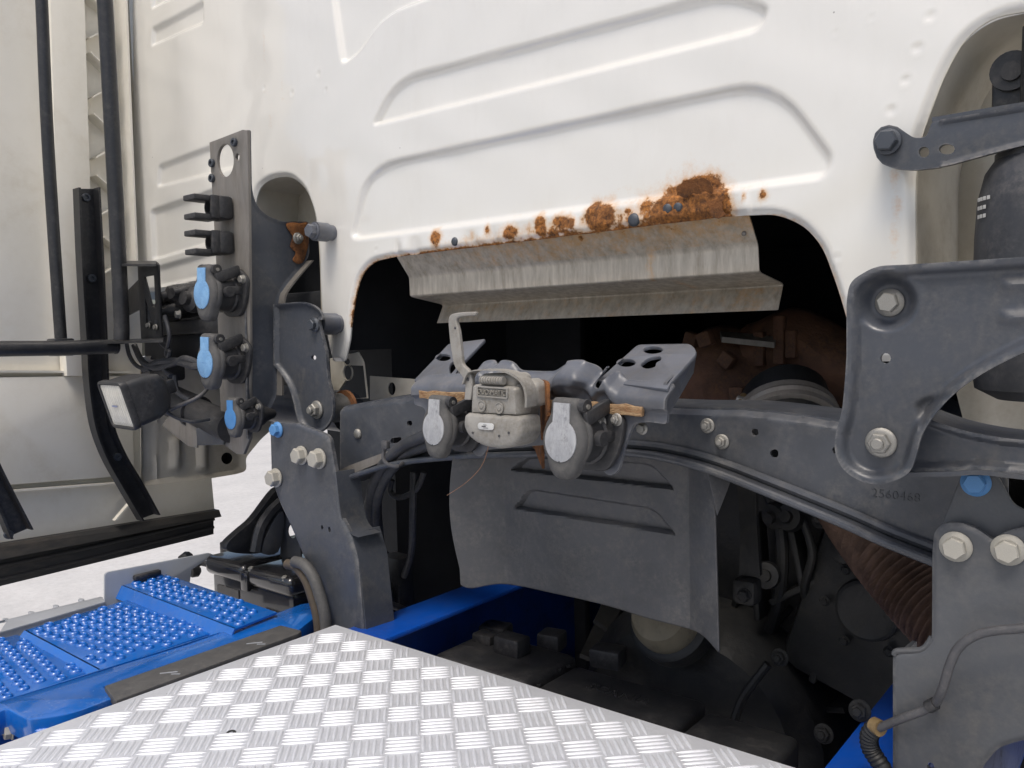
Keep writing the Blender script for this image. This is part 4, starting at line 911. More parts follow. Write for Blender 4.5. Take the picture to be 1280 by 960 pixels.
plate('lower_tab', M_grey, lb, YP(.792), rnd([(245, 535, 2), (279, 533), (279, 556), (246, 557, 2)]), .004)
bpipe = thing('intake_pipe', 'short black rubber pipe between the work lamp and the tall plate', 'pipe', tuple(PY(250, 515, .80)))
a, b = PY(212, 500, .84), PY(290, 535, .80)
emit('pipe', tube([a, a * .55 + b * .45, a * .54 + b * .46, b], [.031, .030, .026, .026], 24), M_plas, bpipe)
emit('pipe_clamp', tube([a * .58 + b * .42, a * .52 + b * .48], .0315, 24), M_black, bpipe)

# ================================================================== BLACK BRACKET AND VALVES by the cab corner
pv = YP(.80)
vb = thing('corner_bracket', 'black open frame bracket with triangular cut-outs beside the cab corner', 'bracket', tuple(PY(180, 430, .80)))
plate('bracket_plate', M_black, vb, pv, rnd([(170, 327, 3), (193, 326, 4), (197, 330, 3), (200, 400), (202, 424, 3), (176, 425, 3), (173, 370), (172, 335)]), .005,
      [rnd([(180, 346), (192, 344), (194, 385), (189, 382)]), rnd([(181, 372), (190, 402), (182, 404)])])
emit('top_arm', ribbon([PY(152, 326, .80), PY(195, 326, .80)], [PY(152, 330, .74), PY(195, 330, .74)], (0, 0, -.004), 1), M_black, vb)
emit('foot', ribbon([PY(134, 425, .80), PY(204, 422, .80)], [PY(134, 427, .73), PY(204, 425, .73)], (0, 0, -.004), 1), M_black, vb)
plate('brace', M_black, vb, YP(.83), rnd([(158, 364), (176, 346), (178, 385), (158, 395)]), .005)
plate('brace', M_black, vb, YP(.85), rnd([(131, 380, 5), (150, 372), (150, 430), (131, 430)]), .01)
for (a, b) in ((186, 407), (195, 409), (151, 421)): bolt(vb, PY(a, b, .797), (0, -1, 0), .012, 'flange', M_zinc)
vv = thing('valve_cluster', 'cluster of small black valves and fittings left of the highest blue socket', 'valve', tuple(PY(228, 400, .86)))
rg = random.Random(4)
for (a, b, r, L) in ((222, 367, .018, .03), (215, 372, .014, .03), (222, 390, .018, .04), (236, 372, .020, .04), (240, 362, .012, .04), (212, 384, .012, .03), (230, 384, .012, .05), (206, 388, .014, .03), (246, 376, .024, .03)):
    p = PY(a, b, .86); d = np.array([rg.uniform(-.5, .2), -1, rg.uniform(-.3, .3)])
    emit('fitting', lathe([(r * .7, -L), (r * .75, -.2 * L), (r, 0), (r, L * .5), (r * .6, L * .7), (r * .55, L)], p, d, 14), M_plas, vv)
bolt(vv, PY(225, 393, .83), (-.3, -1, 0), .018, 'hex', M_zinc); bolt(vv, PY(221, 364, .84), (-.3, -1, .2), .014, 'hex', M_zinc)
emit('mount_bar', rbox(tuple(PY(240, 409, .87)), (.30, .03, .028), .004), M_black, vv)
emit('mount_bar', rbox(tuple(PY(240, 432, .88)), (.32, .03, .055), .004), M_lining, vv)
hh = thing('wiring_harness', 'black wiring harness drooping behind the work lamp', 'cable', tuple(PY(215, 450, .82)))
for pts, r in (([(168, 432), (178, 452), (195, 460), (215, 455), (232, 448), (250, 456), (262, 468)], .006), ([(196, 400), (200, 425), (212, 440), (205, 460), (214, 470)], .005), ([(206, 395), (212, 420), (208, 445), (225, 455)], .004),
               ([(180, 462), (200, 452), (222, 452), (245, 458), (270, 452)], .007), ([(218, 470), (222, 490), (238, 500)], .005), ([(158, 428), (162, 445), (172, 458), (188, 462)], .004)):
    emit('cable_run', tube(spl([PY(a, b, .80 + .01 * rg.random()) for a, b in pts], 6, False), r, 8), M_hose, hh)
emit('harness_clamp', rbox(tuple(PY(212, 466, .83)), (.05, .04, .03), .006), M_plas, hh)
emit('harness_clamp', rbox(tuple(PY(206, 462, .84)), (.07, .03, .035), .006), M_plas, hh)

# ================================================================== SIDE FAIRING on the far left
XF = -1.76
pfr = XP(XF)
sf = thing('side_fairing', 'white side fairing seen from inside with zigzag ribs and black rubber skirt', 'fairing', tuple(pfr.w(100, 690)))
sheet('outer_panel', M_fair, sf, pfr, pfr.uvs([(-140, -160), (166, -160), (176, 300), (178, 470), (182, 600), (264, 590), (268, 640), (-140, 712)]), .016, lambda Q, s: .003 * np.sin(Q[:, 1] * 9), .004)
pin = XP(XF + .035); plate('inner_strip', M_fair, sf, pin, [(58, -160), (101, -160), (113, 232), (116, 330), (120, 470), (84, 470), (72, 300)], .03)
for (a, b, c, d) in ((103, 51, 132, 36), (107, 124, 136, 109), (111, 199, 139, 184), (117, 270, 142, 256), (121, 342, 146, 327), (104, 69, 130, 94), (108, 145, 133, 168), (112, 221, 137, 243), (120, 297, 143, 315), (101, -2, 127, 20)):
    P, Q_ = pfr.w(a, b), pfr.w(c, d); emit('zigzag_rib', ribbon([P, Q_], [P + [.035, 0, 0], Q_ + [.035, 0, 0]], (0, 0, -.003), 1), M_fair, sf, 20)
emit('edge_rib', ribbon([pfr.w(136, -160), pfr.w(147, 120), pfr.w(156, 330)], [pfr.w(136, -160) + [.05, 0, 0], pfr.w(147, 120) + [.05, 0, 0], pfr.w(156, 330) + [.05, 0, 0]], (0, .004, 0), 1), M_fair, sf)
for y0, y1 in ((462, 464), (612, 600)):
    P, Q_ = pfr.w(-140, y0 + (10 if y0 > 500 else 0)), pfr.w(160, y1); emit('seam_flange', ribbon([P, Q_], [P + [.022, 0, 0], Q_ + [.022, 0, 0]], (0, 0, -.004), 1), M_fair, sf)
pi2 = XP(XF + .02); plate('lower_panel', M_fair, sf, pi2, rnd([(-140, 474), (112, 470), (165, 470), (168, 594), (-140, 618)]), .012)
emit('brace', ribbon([pi2.w(140, 650), pi2.w(164, 622)], [pi2.w(143, 650), pi2.w(167, 622)], (.012, 0, 0), 1), M_fair, sf)
skl = ribbon([pfr.w(-140, 716) + [.004, 0, 0], pfr.w(0, 688) + [.004, 0, 0], pfr.w(266, 638) + [.004, 0, 0]], [pfr.w(-140, 772) + [.010, 0, 0], pfr.w(0, 731) + [.010, 0, 0], pfr.w(264, 667) + [.010, 0, 0]], (-.012, 0, 0), 1)
sk = emit('rubber_skirt', skl, M_edge, sf)
for t in (.35, .70):
    P = (pfr.w(-140, 716) * (1 - t) + pfr.w(-140, 772) * t) + [.012, 0, 0]; Q_ = (pfr.w(266, 638) * (1 - t) + pfr.w(264, 667) * t) + [.012, 0, 0]
    emit('skirt_groove', tube([P - [.004, 0, 0], (P + Q_) / 2 - [.004, 0, .003], Q_ - [.004, 0, 0]], .004, 8), M_edge, sk)
emit('skirt_top', ribbon([pfr.w(-140, 700) + [.02, 0, 0], pfr.w(268, 636) + [.02, 0, 0]], [pfr.w(-140, 722) + [.03, 0, 0], pfr.w(268, 644) + [.03, 0, 0]], (-.02, 0, 0), 1), M_edge, sk)
pwa = XP(-1.66)
wa = thing('sill_panel', 'cream pressed sill panel with a round hole beneath the work lamp', 'panel', tuple(pwa.w(230, 600)))
wo = pwa.uvs(rnd([(172, 446, 3), (262, 440), (325, 446), (346, 512, 8), (343, 530, 6), (322, 549, 5), (303, 572, 6), (305, 588, 6), (292, 592, 5), (262, 597), (173, 607, 3)]))
gr = [pwa.uvs(rnd([(a, 545, 4), (a + 17, 543, 4), (a + 17, 588, 4), (a, 590, 4)])) for a in (210, 244)] + [pwa.uvs(rnd([(192, 500, 3), (198, 500), (198, 606), (192, 606)]))]
sheet('pressed_panel', M_cream, wa, pwa, wo, .006, lambda Q, s: sum(.010 * sst(sdf(Q, g_) / .012) for g_ in gr) + .012 * (1 - sst(s / .01)), .003, [pwa.uvs(circ(284, 573, 7.5))])
emit('hole_cup', lathe([(.018, 0), (.018, .03), (.0001, .03)], pwa.w(284, 573), (-1, 0, 0), 16, False), M_lining, wa)

def black_bar(label, pts, r):
    t = thing('support_bar', label, 'bar', tuple(pts[-1]), 'black fairing support bars'); emit('bar', tube(spl(pts, 6, False), r, 16), M_black, t); return t
xb = -1.62
b1_ = black_bar('thin upright black bar farthest left against the white fairing', [PX(44, -160, xb), PX(52, 0, xb), PX(60, 180, xb), PX(76, 422, xb), PX(78, 432, xb)], .0105)
b2_ = black_bar('thick upright black bar beside the zigzag ribs and cab corner', [PX(122, -160, -1.52), PX(131, 0, -1.52), PX(141, 180, -1.52), PX(151, 380, -1.52), PX(152, 425, -1.52)], .0135)
b3_ = black_bar('horizontal black bar at left joining both uprights', [PX(-120, 438, -1.57), PX(0, 436, -1.57), PX(80, 435, -1.57), PX(143, 433, -1.57)], .0135)
emit('end_cap', lathe([(.0145, 0), (.0145, .004), (.012, .006)], PX(143, 433, -1.57), (0, 1, 0), 18), M_black, b3_)
emit('collar', rbox(tuple(PX(76, 434, -1.60)), (.04, .035, .032), .004), M_black, b3_)
def channel(label, Lp, Rp, x, bolts):
    t = thing('fairing_channel', label, 'channel', tuple(PX(*Lp[-1], x)), 'black fairing channels')
    L = np.array([PX(a, b, x) for a, b in spl(Lp, 5, False)]); R = np.array([PX(a, b, x) for a, b in spl(Rp, 5, False)])
    emit('web', ribbon(L, R, (-.004, 0, 0), 1), M_black, t)
    for e, q in ((L, 1), (R, -1)): emit('lip', ribbon(e, e + [.022, 0, 0], (0, .004 * q, 0), 1), M_black, t)
    for (a, b) in bolts: bolt(t, PX(a, b, x), (1, 0, 0), .016, 'socket', M_dkbolt, name='screw')
channel('curved black channel strip running down the fairing to the rubber skirt', [(92, 236), (96, 330), (102, 430), (105, 480), (112, 530), (126, 570), (147, 608), (172, 650)], [(119, 236), (124, 330), (128, 420), (131, 490), (137, 532), (152, 568), (171, 600), (194, 642)], -1.66, [(107, 247), (114, 348), (146, 571)])
channel('short black channel strip at the lower left picture edge', [(-60, 540), (-28, 590), (8, 672)], [(-30, 525), (0, 590), (36, 660)], -1.66, [(10, 668)])

# ================================================================== BLUE STEP
st = thing('chassis_step', 'glossy blue anti-slip step with studded treads beside the deck', 'step', tuple(PZ(150, 830, -.5)))
zf = -.440
FRO = rnd([(-60, 895), (0, 877, 2), (232, 806), (345, 766), (376, 755, 3), (395, 752, 3), (398, 768, 3), (371, 789, 2), (352, 781), (129, 858), (143, 872, 4), (90, 892, 20), (34, 900, 8), (8, 886, 4), (-60, 915)])
plate('side_frame', M_blue, st, ZP(zf), FRO, .03, [], .002)
def tread(px, z, nm='tread'):
    pl = ZP(z); uv = pl.uvs(px); t = plate(nm, M_blue, st, pl, uv, .004, [], .001, uv=True)
    return pl, uv, t
stud = mk(*lathe([(.0088, 0), (.0080, .0018), (.0064, .0036), (.0052, .0038), (.0042, .0026), (.0040, -.0005)], n=10, capped=False), 50); stud.materials.append(M_blue)
stud2 = mk(*lathe([(.0030, 0), (.0026, .0022), (.0001, .0026)], n=6, capped=False), 50); stud2.materials.append(M_blue)
panels = [tread([(152, 732), (206, 717), (346, 765), (293, 786)], -.432), tread([(30, 788), (161, 749), (279, 786), (124, 838)], -.448), tread([(-120, 826), (22, 793), (114, 839), (20, 871), (-120, 915)], -.456)]
for pl, uv, t in panels:
    lo, hi = uv.min(0), uv.max(0); e = uv[1] - uv[0]; a0 = math.atan2(e[1], e[0]); ca, sa = math.cos(a0), math.sin(a0); c0 = uv.mean(0); cand = []
    for i in range(-22, 23):
        for j in range(-22, 23):
            jj = j + .5 * (i % 2); q = c0 + np.array([ca * i * .92 - sa * jj, sa * i * .92 + ca * jj]) * .0245 ; cand.append(q)
    cand = np.array(cand); s_ = sdf(cand, uv)
    for q, k in zip(cand, s_):
        if k > .0095: link('stud', stud, None, t, Matrix.Translation(Vector(pl.p(q[0], q[1], 0.0002).tolist())))
def riser(a, b, z0, z1, w0=.0):
    P = [ZP(z0).w(*a), ZP(z0).w(*b)]; D = np.array([0, -.012, z1 - z0]); emit('riser', ribbon(P, [q + D for q in P], (0, .003, 0), 1), M_blue, st)
riser((152, 732), (293, 786), -.432, -.452); riser((30, 788), (124, 838), -.448, -.462)
emit('step_side', ribbon([PZ(-60, 895, -.442), PZ(345, 768, -.442)], [PZ(-60, 895, -.442) + [0, 0, -.07], PZ(345, 768, -.442) + [0, 0, -.07]], (.003, 0, 0), 1), M_blue, st)
emit('end_bracket', rbox(tuple(PZ(60, 918, -.475)), (.07, .05, .045), .005), M_blue, st); emit('end_bracket', rbox(tuple(PZ(95, 915, -.485)), (.06, .10, .04), .005), M_blue, st)
for (a, b) in ((4, 908), (16, 914)): bolt(st, PZ(a, b, -.47), (-.2, -1, .1), .020, 'hex', M_zincp)
pst = ZP(-.434); rs = plate('rubber_strip', M_rub, None, pst, rnd([(130, 857, 2), (351, 781, 3), (378, 788, 3), (372, 792, 2), (144, 876, 3)]), .012, [], .002)
tag(rs, 'dark grey rubber strip lying between the blue step and the chequered deck', 'strip')
for (a, b) in ((211, 841), (318, 804)):
    p = pst.w(a, b); emit('scuff', rbox(p + [0, 0, .0003], (.022, .0022, .0008), 0, RZ(.9)), M_ltgrey, rs, 0); emit('scuff', rbox(p + [.012, .003, .0003], (.012, .0015, .0008), 0, RZ(.7)), M_ltgrey, rs, 0)

# grey carrier rail behind the step
gr_ = thing('carrier_rail', 'pale grey perforated rail along the far side of the blue step', 'rail', tuple(PZ(130, 750, -.47)))
plate('top_flange', M_ltgrey, gr_, ZP(-.452), rnd([(-80, 800), (0, 776), (128, 745, 3), (131, 752), (0, 790), (-80, 815)]), .004, [circ(7, 773.5, 4, 1.4), circ(39, 765, 4, 1.4), circ(70, 757, 4, 1.4), circ(101.5, 749, 4, 1.4)], .0008)
e_ = [PZ(-80, 815, -.4525), PZ(0, 790, -.4525), PZ(131, 752, -.4525)]; emit('web', ribbon(e_, [np.array(q) + [0, 0, -.05] for q in e_], (-.004, 0, 0), 1), M_ltgrey, gr_)
xr_ = PZ(131, 752, -.452)[0]; prl = XP(xr_ - .003); plate('end_plate', M_ltgrey, gr_, prl, rnd([(131, 716, 5), (262, 691, 3), (268, 694), (240, 712), (236, 738), (131, 770)]), .005)
emit('latch', rbox(tuple(prl.w(182, 718) + [.006, 0, 0]), (.012, .05, .010), .003), M_plas, gr_)
# battery box and fittings
bx_ = thing('battery_box', 'glossy black lidded battery box behind the blue step', 'battery box', (-1.31, .95, H - .62))
emit('case', rbox((-1.315, .965, H - .53), (.255, .22, .19), .012), M_gloss, bx_)
lidz = H - .424
for (xa, xbb) in ((-1.448, -1.318), (-1.308, -1.178)):
    emit('lid', rbox(((xa + xbb) / 2, .962, lidz), (xbb - xa, .238, .036), .013, None, 4), M_gloss, bx_)
emit('lid_seam', rbox((-1.313, .962, lidz), (.02, .236, .022), .003), M_gloss, bx_)
emit('lid_hook', rbox((-1.313, .846, lidz - .01), (.022, .010, .035), .003), M_gloss, bx_)
emit('case_label', rbox((-1.385, .854, H - .49), (.07, .002, .06), 0), M_rub, bx_); emit('case_label', rbox((-1.24, .854, H - .50), (.05, .002, .05), 0), M_lining, bx_)
for (a, b) in ((-1.20, .85), (-1.30, .85), (-1.22, 1.04)): bolt(bx_, (a, b, lidz + .012), (0, -.3, 1), .012, 'hex', M_zinc)
cf = thing('cable_terminals', 'knot of dirty black cable terminals left of the battery box', 'terminals', tuple(PY(235, 712, .86)))
for (a, b, r) in ((232, 699, .014), (238, 706, .016), (226, 706, .013), (232, 713, .014), (222, 716, .012), (243, 714, .012)):
    p = PY(a, b, .88); emit('terminal', lathe([(r * .5, -r), (r, -r * .6), (r, r * .5), (r * .55, r * .8), (r * .4, r * 1.4)], p, (rg.uniform(-1, 1), -1, rg.uniform(-.2, 1)), 10), M_eng, cf)
emit('cable', tube(spl([PY(240, 712, .88), PY(250, 704, .90), PY(262, 706, .91)], 6, False), .006, 8), M_hose, cf)
# front wheel guard glimpsed behind the battery box
fg = thing('wheel_guard', 'black curved wheel guard glimpsed between the battery box and left tower', 'mudguard', tuple(PX(320, 690, -1.33)))
pw = XP(-1.34)
plate('guard_plate', M_black, fg, pw, spl([(346, 612), (356, 618), (360, 660), (340, 682), (322, 692), (288, 690), (284, 680), (300, 664), (318, 648)], 4), .02)
plate('guard_web', M_greyd, fg, XP(-1.30), spl([(350, 640), (356, 650), (348, 690), (326, 690), (334, 668)], 4), .006)
for dx, r in ((0, .012), (9, .007), (16, .005)): emit('guard_rib', tube(np.array([PX(a + dx, b, -1.31) for a, b in spl([(352, 628), (338, 642), (326, 662), (320, 690)], 5, False)]), r, 8), M_black, fg)
plate('inner_bracket', M_grey, fg, YP(.93), rnd([(350, 636), (372, 640), (376, 700), (350, 700)]), .004, [circ(365, 664, 6, 9)])
emit('grab_rod', tube([PY(288, 684, 1.0), PY(296, 684, .99), PY(327, 693, .97)], [.012, .010, .006], 12), M_brass, fg)
emit('rod_end', rbox(tuple(PY(285, 686, 1.0)), (.02, .03, .035), .004), M_black, fg)

# ================================================================== FRAME RAILS
def rail(label, x_in, x_out, ztop=-.432, y0=-.6, y1=3.2):
    t = thing('frame_rail', label, 'frame rail', (x_out, .8, H + ztop - .27), 'blue frame rails')
    s_ = 1 if x_out > x_in else -1; xm = (x_in + x_out) / 2; wd = abs(x_out - x_in)
    emit('top_flange', rbox((xm, (y0 + y1) / 2, H + ztop - .004), (wd, y1 - y0, .008), .003), M_bluein, t)
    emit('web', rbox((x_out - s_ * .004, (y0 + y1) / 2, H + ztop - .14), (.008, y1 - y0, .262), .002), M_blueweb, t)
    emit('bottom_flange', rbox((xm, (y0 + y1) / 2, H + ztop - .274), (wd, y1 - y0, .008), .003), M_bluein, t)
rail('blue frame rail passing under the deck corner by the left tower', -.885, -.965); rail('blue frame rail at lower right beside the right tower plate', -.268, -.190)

# ================================================================== CHEQUERED DECK
ZD = -.414
dk = thing('chequered_deck', 'bright aluminium chequer plate deck in the foreground', 'deck', (-.6, .3, H + ZD))
dx0, dx1, dy0, dy1 = -.951, .45, -.55, .757
emit('deck_plate', rbox(((dx0 + dx1) / 2, (dy0 + dy1) / 2, H + ZD - .002), (dx1 - dx0, dy1 - dy0, .004), .0008), M_alu, dk)
def bar_vf():
    L, W_, h = .0182, .0021, .0014; V = []; ns_ = 6
    for i in range(ns_ + 1):
        t = -1 + 2 * i / ns_; w_ = W_ * math.sqrt(max(0, 1 - t * t)) + .00012; hz = h * math.sqrt(max(0, 1 - t * t)) 
        V += [(t * L, -w_, 0), (t * L, -w_ * .35, hz), (t * L, w_ * .35, hz), (t * L, w_, 0)]
    Fc = [(i * 4 + k, (i + 1) * 4 + k, (i + 1) * 4 + k + 1, i * 4 + k + 1) for i in range(ns_) for k in range(3)]
    return np.array(V), Fc
bV, bF = bar_vf(); bF = [tuple(q[::-1]) if False else q for q in bF]
barm = mk(bV, bF, 60); barm.materials.append(M_alu)
def proj(P):
    d = np.asarray(P) - EYE; z = d @ FW; return 640 + F * (d @ RT) / z, 480 + F * (d @ DN) / z, z
pit = .0505; bars = []
for i in range(-2, 32):
    for j in range(-2, 30):
        for o_ in (0, 1):
            cx, cy = dx0 + .012 + (i + .5 * o_) * pit, dy1 - .014 - (j + .5 * o_) * pit; an = math.pi / 4 if o_ else -math.pi / 4
            for k in range(-2, 3):
                x_, y_ = cx - math.sin(an) * k * .0074, cy + math.cos(an) * k * .0074
                if dx0 + .0135 < x_ < dx1 - .0135 and dy0 + .0135 < y_ < dy1 - .0135: bars.append((x_, y_, an))
vis = []
for q in bars:
    a, b, z = proj((q[0], q[1], H + ZD)); inn = z > .05 and 0 <= a < 1280 and 0 <= b < 960
    vis.append((0 if inn else 1, z))
order = sorted(range(len(bars)), key=lambda i: vis[i])
for i in order[:300]:
    x_, y_, an = bars[i]; link('tread_bar', barm, None, dk, Matrix.Translation((x_, y_, H + ZD)) @ Matrix.Rotation(an, 4, 'Z'))
V = []; Fc = []; n = 0
for i in order[300:]:
    x_, y_, an = bars[i]; c_, s_ = math.cos(an), math.sin(an); q = bV.copy(); q[:, :2] = bV[:, :2] @ np.array([[c_, s_], [-s_, c_]]); q += (x_, y_, H + ZD); V.append(q); Fc += [tuple(k + n for k in f) for f in bF]; n += len(q)
ob_ = emit('tread_pattern', (np.vstack(V), Fc), M_alu, dk, 60); ob_['kind'] = 'stuff'
bolt(dk, PZ(289, 916, ZD) - np.array([0, 0, .0025]), (0, 0, 1), .010, 'socket', M_eng, name='screw')

# ================================================================== UNDER THE CAB: cover, gearbox, turbo, pipes, hoses
cv = thing('ribbed_cover', 'black plastic cover with raised lettering just beyond the deck edge', 'cover', (-.62, .97, H - .6))
for (xa, xbb, ya, yb3, zt_) in ((-.90, -.714, .90, 1.03, -.492), (-.708, -.492, .905, 1.015, -.50), (-.486, -.36, .905, 1.0, -.505)):
    emit('cover_section', rbox(((xa + xbb) / 2, (ya + yb3) / 2, H + zt_ - .05), (xbb - xa, yb3 - ya, .10), .010, None, 3), M_plas, cv)
Mt = Matrix.Translation((-.60, .962, H - .4995)) @ Matrix.Rotation(.02, 4, 'Z')
emit_me('raised_lettering', text_me('SCANIA', .026, .0012, Mt, 1.12), M_plas, cv)
for (a, b) in ((711, 834), (674, 857), (700, 838), (748, 858)): bolt(cv, PZ(a, b, -.499), (0, 0, 1), .008, 'socket', M_eng, name='screw')
emit('cover_clip', rbox(tuple(PZ(640, 806, -.48)), (.05, .035, .03), .005), M_plas, cv); emit('cover_clip', rbox(tuple(PZ(608, 798, -.488)), (.04, .03, .02), .005), M_plas, cv)
gb = thing('gearbox', 'grimy dark gearbox casing filling the space below the beam', 'gearbox', (-.55, 1.5, H - 1.0))
def lump(V, Fc, amp, k):
    V = np.asarray(V); return V + amp * np.stack([np.sin(V[:, 1] * k + V[:, 2] * k * .7), np.sin(V[:, 2] * k * 1.1 + V[:, 0] * k), np.sin(V[:, 0] * k * .9 + 1)], 1), Fc
emit('casing', lump(*lathe([(.05, -.02), (.17, 0), (.20, .04), (.21, .12), (.24, .2), (.30, .34), (.34, .5), (.34, 1.0)], (-.58, 1.10, H - .62), (0, 1, 0), 40), .004, 30), M_eng, gb)
emit('bell_housing', lump(*lathe([(.30, 0), (.36, .03), (.38, .05), (.40, .4)], (-.58, 1.46, H - .48), (0, 1, 0), 40), .004, 24), M_eng, gb)
for k in range(9):
    q = math.radians(20 + k * 18); c_, s_ = math.cos(q), math.sin(q); P = np.array([-.58 + .205 * c_, 1.18, H - .62 + .205 * s_]); Q_ = np.array([-.58 + .34 * c_, 1.56, H - .60 + .35 * s_])
    emit('casing_rib', ribbon([P, Q_], [P + [.03 * c_, -.01, .03 * s_], Q_ + [.03 * c_, -.03, .03 * s_]], (-s_ * .008, 0, c_ * .008), 1), M_eng, gb)
emit('sump', rbox((-.58, 1.7, H - .85), (.60, 1.1, .35), .03), M_eng, gb)
p = PY(1085, 762, 1.12); emit('side_casing', rbox(p + [.02, .09, -.02], (.24, .16, .26), .03, RYm(.3)), M_eng, gb)
emit('round_cover', lathe([(.042, 0), (.040, .006), (.036, .008), (.030, .006), (.0001, .006)], p + np.array([0, -.002, 0]), (0, -1, 0), 32, False), M_eng, gb)
for q in np.linspace(0, 5.2, 6): bolt(gb, p + np.array([.056 * math.cos(q), -.001, .056 * math.sin(q)]), (0, -1, 0), .014, 'flange', M_eng)
for (a, b, yy) in ((1165 - 30, 868, .99), (975, 822, 1.07), (1075, 888, .93), (1030, 917, 1.0), (1026, 650, 1.12)): bolt(gb, PY(a, b, yy), (0, -1, .2), .024, 'nut', M_eng)
emit('casing_web', rbox(tuple(PY(1010, 680, 1.25)), (.30, .10, .30), .02), M_eng, gb)
emit('bracket_rod', tube(spl([PY(960, 830, 1.06), PY(930, 870, 1.05), PY(918, 900, 1.04)], 5, False), .006, 8), M_eng, gb)
fc = thing('filter_cap', 'round beige cap showing under the splash shield', 'cap', tuple(PY(823, 810, 1.12)))
p = PY(822, 772, 1.03); emit('cap', lathe([(.05, -.04), (.052, -.02), (.050, 0), (.042, .014), (.02, .020), (.0001, .021)], p + np.array([0, .015, 0]), (0, -.75, .5), 36, False), M_beige, fc)
emit('cap_seat', lathe([(.062, -.05), (.062, -.02), (.056, -.016)], p + np.array([0, .015, 0]), (0, -.75, .5), 36), M_eng, fc)
gl = thing('shift_rod', 'dark metal link rod hanging right of the splash shield', 'rod', tuple(PY(936, 750, 1.0)))
emit('rod', ribbon([PY(921, 600, 1.0), PY(925, 660, 1.0), PY(924, 720, 1.0)], [PY(944, 600, 1.0), PY(946, 660, 1.0), PY(950, 720, 1.0)], (0, .008, 0), 1), M_eng, gl)
emit('rod_eye', rbox(tuple(PY(934, 738, 1.0)), (.032, .03, .034), .008), M_eng, gl); bolt(gl, PY(931, 744, .985), (0, -1, 0), .018, 'hex', M_eng)
cp = thing('exhaust_bellows', 'brown corrugated flexible exhaust pipe below the beam at right', 'exhaust pipe', tuple(PY(1110, 700, 1.02)))
path = spl([PY(1062, 622, 1.12), PY(1080, 650, 1.09), PY(1120, 700, 1.03), PY(1165, 750, 1.0), PY(1215, 800, .97)], 14, False)
PP = refine(path, 2); emit('corrugated_pipe', tube(PP, [.043 + .0058 * math.cos(i * 2 * math.pi / 4.0) for i in range(len(PP))], 24), M_rustpipe, cp)
tb = thing('turbocharger', 'rust brown turbocharger in the dark space behind the beam', 'turbocharger', tuple(PY(950, 520, 1.2)))
p = PY(905, 490, 1.18)
V, Fc = lathe([(.02, -.07), (.075, -.06), (.095, -.03), (.10, 0), (.095, .03), (.07, .05), (.05, .06)], p + np.array([0, .03, 0]), (.55, -.8, .1), 36); emit('volute', lump(V, Fc, .004, 60), M_turbo, tb)
for k in range(10):
    q = k * .63; emit('casting_boss', rbox(tuple(p + np.array([.055 * math.cos(q) - .02, -.03 - .012 * (k % 3), .085 * math.sin(q)])), (.022, .02, .022), .004, RYm(q)), M_turbo, tb)
a = PY(880, 455, 1.2); V, Fc = tube(spl([PY(945, 440, 1.22), PY(1000, 430, 1.22), PY(1040, 455, 1.22), PY(1075, 470, 1.22)], 6, False), .05, 20); emit('inlet_neck', lump(V, Fc, .004, 60), M_turbo, tb)
p2 = PY(985, 528, 1.10); axd = np.array([.34, -.66, -.66]); axd /= np.linalg.norm(axd)
emit('clamp_band', lathe([(.060, -.018), (.066, -.016), (.066, .010), (.060, .012)], p2, axd, 40), M_galv2, tb); emit('clamp_ridge', lathe([(.066, -.008), (.0685, -.003), (.066, .002)], p2, axd, 40), M_galv2, tb)
V, Fc = tube(spl([p2 - axd * .05, p2, p2 + axd * .03, p2 + axd * .045 + np.array([.004, 0, -.006])], 5, False), .059, 28); emit('outlet_pipe', lump(V, Fc, .0015, 50), M_eng, tb)
emit('clamp_bolt', tube([PY(922, 500, 1.07), PY(932, 503, 1.07)], .007, 10), M_zinc, tb); emit('clamp_bolt', tube([PY(924, 506, 1.06), PY(930, 495, 1.08)], .005, 10), M_brass, tb)
emit('flange_plate', ribbon([PY(900, 414, 1.16), PY(972, 420, 1.18)], [PY(902, 421, 1.13), PY(968, 428, 1.15)], (0, 0, -.008), 1), M_galv2, tb)
for (a, b, h_) in ((950, 436, .05), (975, 425, .07), (990, 430, .04)): emit('stud', rbox(tuple(PY(a, b, 1.17)), (.016, .016, h_), .003), M_turbo, tb)

hb = thing('cable_bundle', 'bundle of dark hoses with a grey cable tie left of the sockets', 'hoses', tuple(PY(470, 700, .9)))
for k, (dx, dy, dz) in enumerate(((0, 0, 0), (6, 10, .012), (-3, 14, .02), (8, -3, .02))):
    pts = [PY(565 + dx, 528 + dy, .80), PY(530 + dx, 545 + dy, .815 + dz), PY(500 + dx, 560 + dy, .83 + dz), PY(474 + dx, 590 + dy, .85 + dz), PY(463 + dx, 630 + dy, .88 + dz), PY(468 + dx, 690 + dy, .92 + dz), PY(482 + dx, 770 + dy, .96 + dz)]
    emit('hose', tube(spl(pts, 8, False), .0085, 14), M_hose, hb)
tq = [PY(483, 556, .805), PY(479, 570, .80), PY(484, 580, .80), PY(497, 583, .80), PY(504, 578, .83)]; emit('cable_tie', tube(spl(tq, 6, False), .0028, 8), M_cable, hb); emit('tie_head', rbox(tuple(PY(482, 556, .80)), (.012, .008, .012), .002), M_cable, hb)
emit('hose_loop', tube(spl([PY(490, 600, .95), PY(488, 615, .95), PY(500, 622, .95), PY(520, 612, .95), PY(530, 590, .95)], 6, False), .005, 10), M_hose, hb)
emit('hose', tube(spl([PY(517, 590, .95), PY(516, 640, .95), PY(514, 690, .97), PY(505, 720, .98)], 6, False), .006, 10), M_hose, hb)
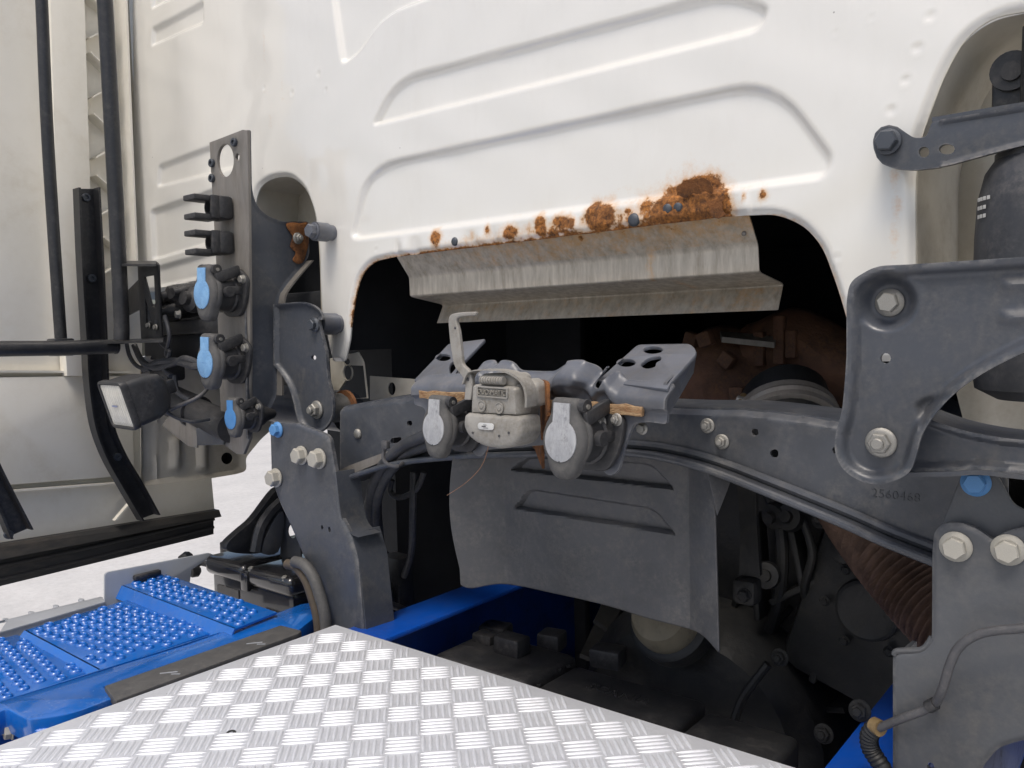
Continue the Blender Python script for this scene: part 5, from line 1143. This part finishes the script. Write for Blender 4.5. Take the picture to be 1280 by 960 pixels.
emit('hose', tube(spl([PY(470, 740, .9), PY(480, 752, .92), PY(500, 760, .95), PY(520, 770, 1.0)], 6, False), .006, 10), M_hose, hb)
emit('junction_box', rbox(tuple(PY(497, 735, 1.0)), (.05, .04, .12), .006), M_plas, hb)
pr_ = thing('support_strap', 'dirty flat metal strap sloping below the beam left of the sockets', 'strap', tuple(PY(470, 575, .83)))
emit('strap', ribbon([PY(424, 588, .835), PY(436, 582, .835), PY(525, 549, .85)], [PY(424, 598, .835), PY(438, 593, .835), PY(525, 558, .85)], (0, .004, 0), 1), M_galv2, pr_)
rg2 = random.Random(11)
for k, pts in enumerate((((985, 590, 1.16), (1000, 640, 1.14), (1015, 690, 1.13), (1006, 740, 1.14), (1020, 800, 1.20)), ((950, 590, 1.16), (975, 660, 1.14), (975, 740, 1.14), (955, 810, 1.20)))):
    emit('hose', tube(spl([PY(*q) for q in pts], 8, False), .006 + .003 * (k % 3), 10), M_eng, gb)
for k in range(6):
    a, b = rg2.uniform(940, 1140), rg2.uniform(640, 900); emit('casting_boss', lathe([(.020, 0), (.018, .012), (.009, .014), (.008, .022)], PY(a, b, 1.13 + rg2.uniform(-.02, .03)), (rg2.uniform(-.3, .3), -1, rg2.uniform(-.2, .4)), 16), M_eng, gb)
for k in range(6):
    a, b = rg2.uniform(950, 1120), rg2.uniform(660, 880); emit('casting_rib', rbox(tuple(PY(a, b, 1.16)), (.010, .05, rg2.uniform(.08, .16)), .003, RYm(rg2.uniform(-1, 1))), M_eng, gb)
for (a, b, wd) in ((620, 790, .05), (690, 800, .04), (760, 820, .05)): emit('connector', rbox(tuple(PY(a, b, 1.06)), (wd, .04, .03), .006, RZ(.2)), M_plas, gb)
# black sheets added to keep the gap between tower and engine dark
wb = thing('shade_liner', 'added black liner keeping the gap right of the left tower dark', 'liner', (-1.2, 1.35, .4))
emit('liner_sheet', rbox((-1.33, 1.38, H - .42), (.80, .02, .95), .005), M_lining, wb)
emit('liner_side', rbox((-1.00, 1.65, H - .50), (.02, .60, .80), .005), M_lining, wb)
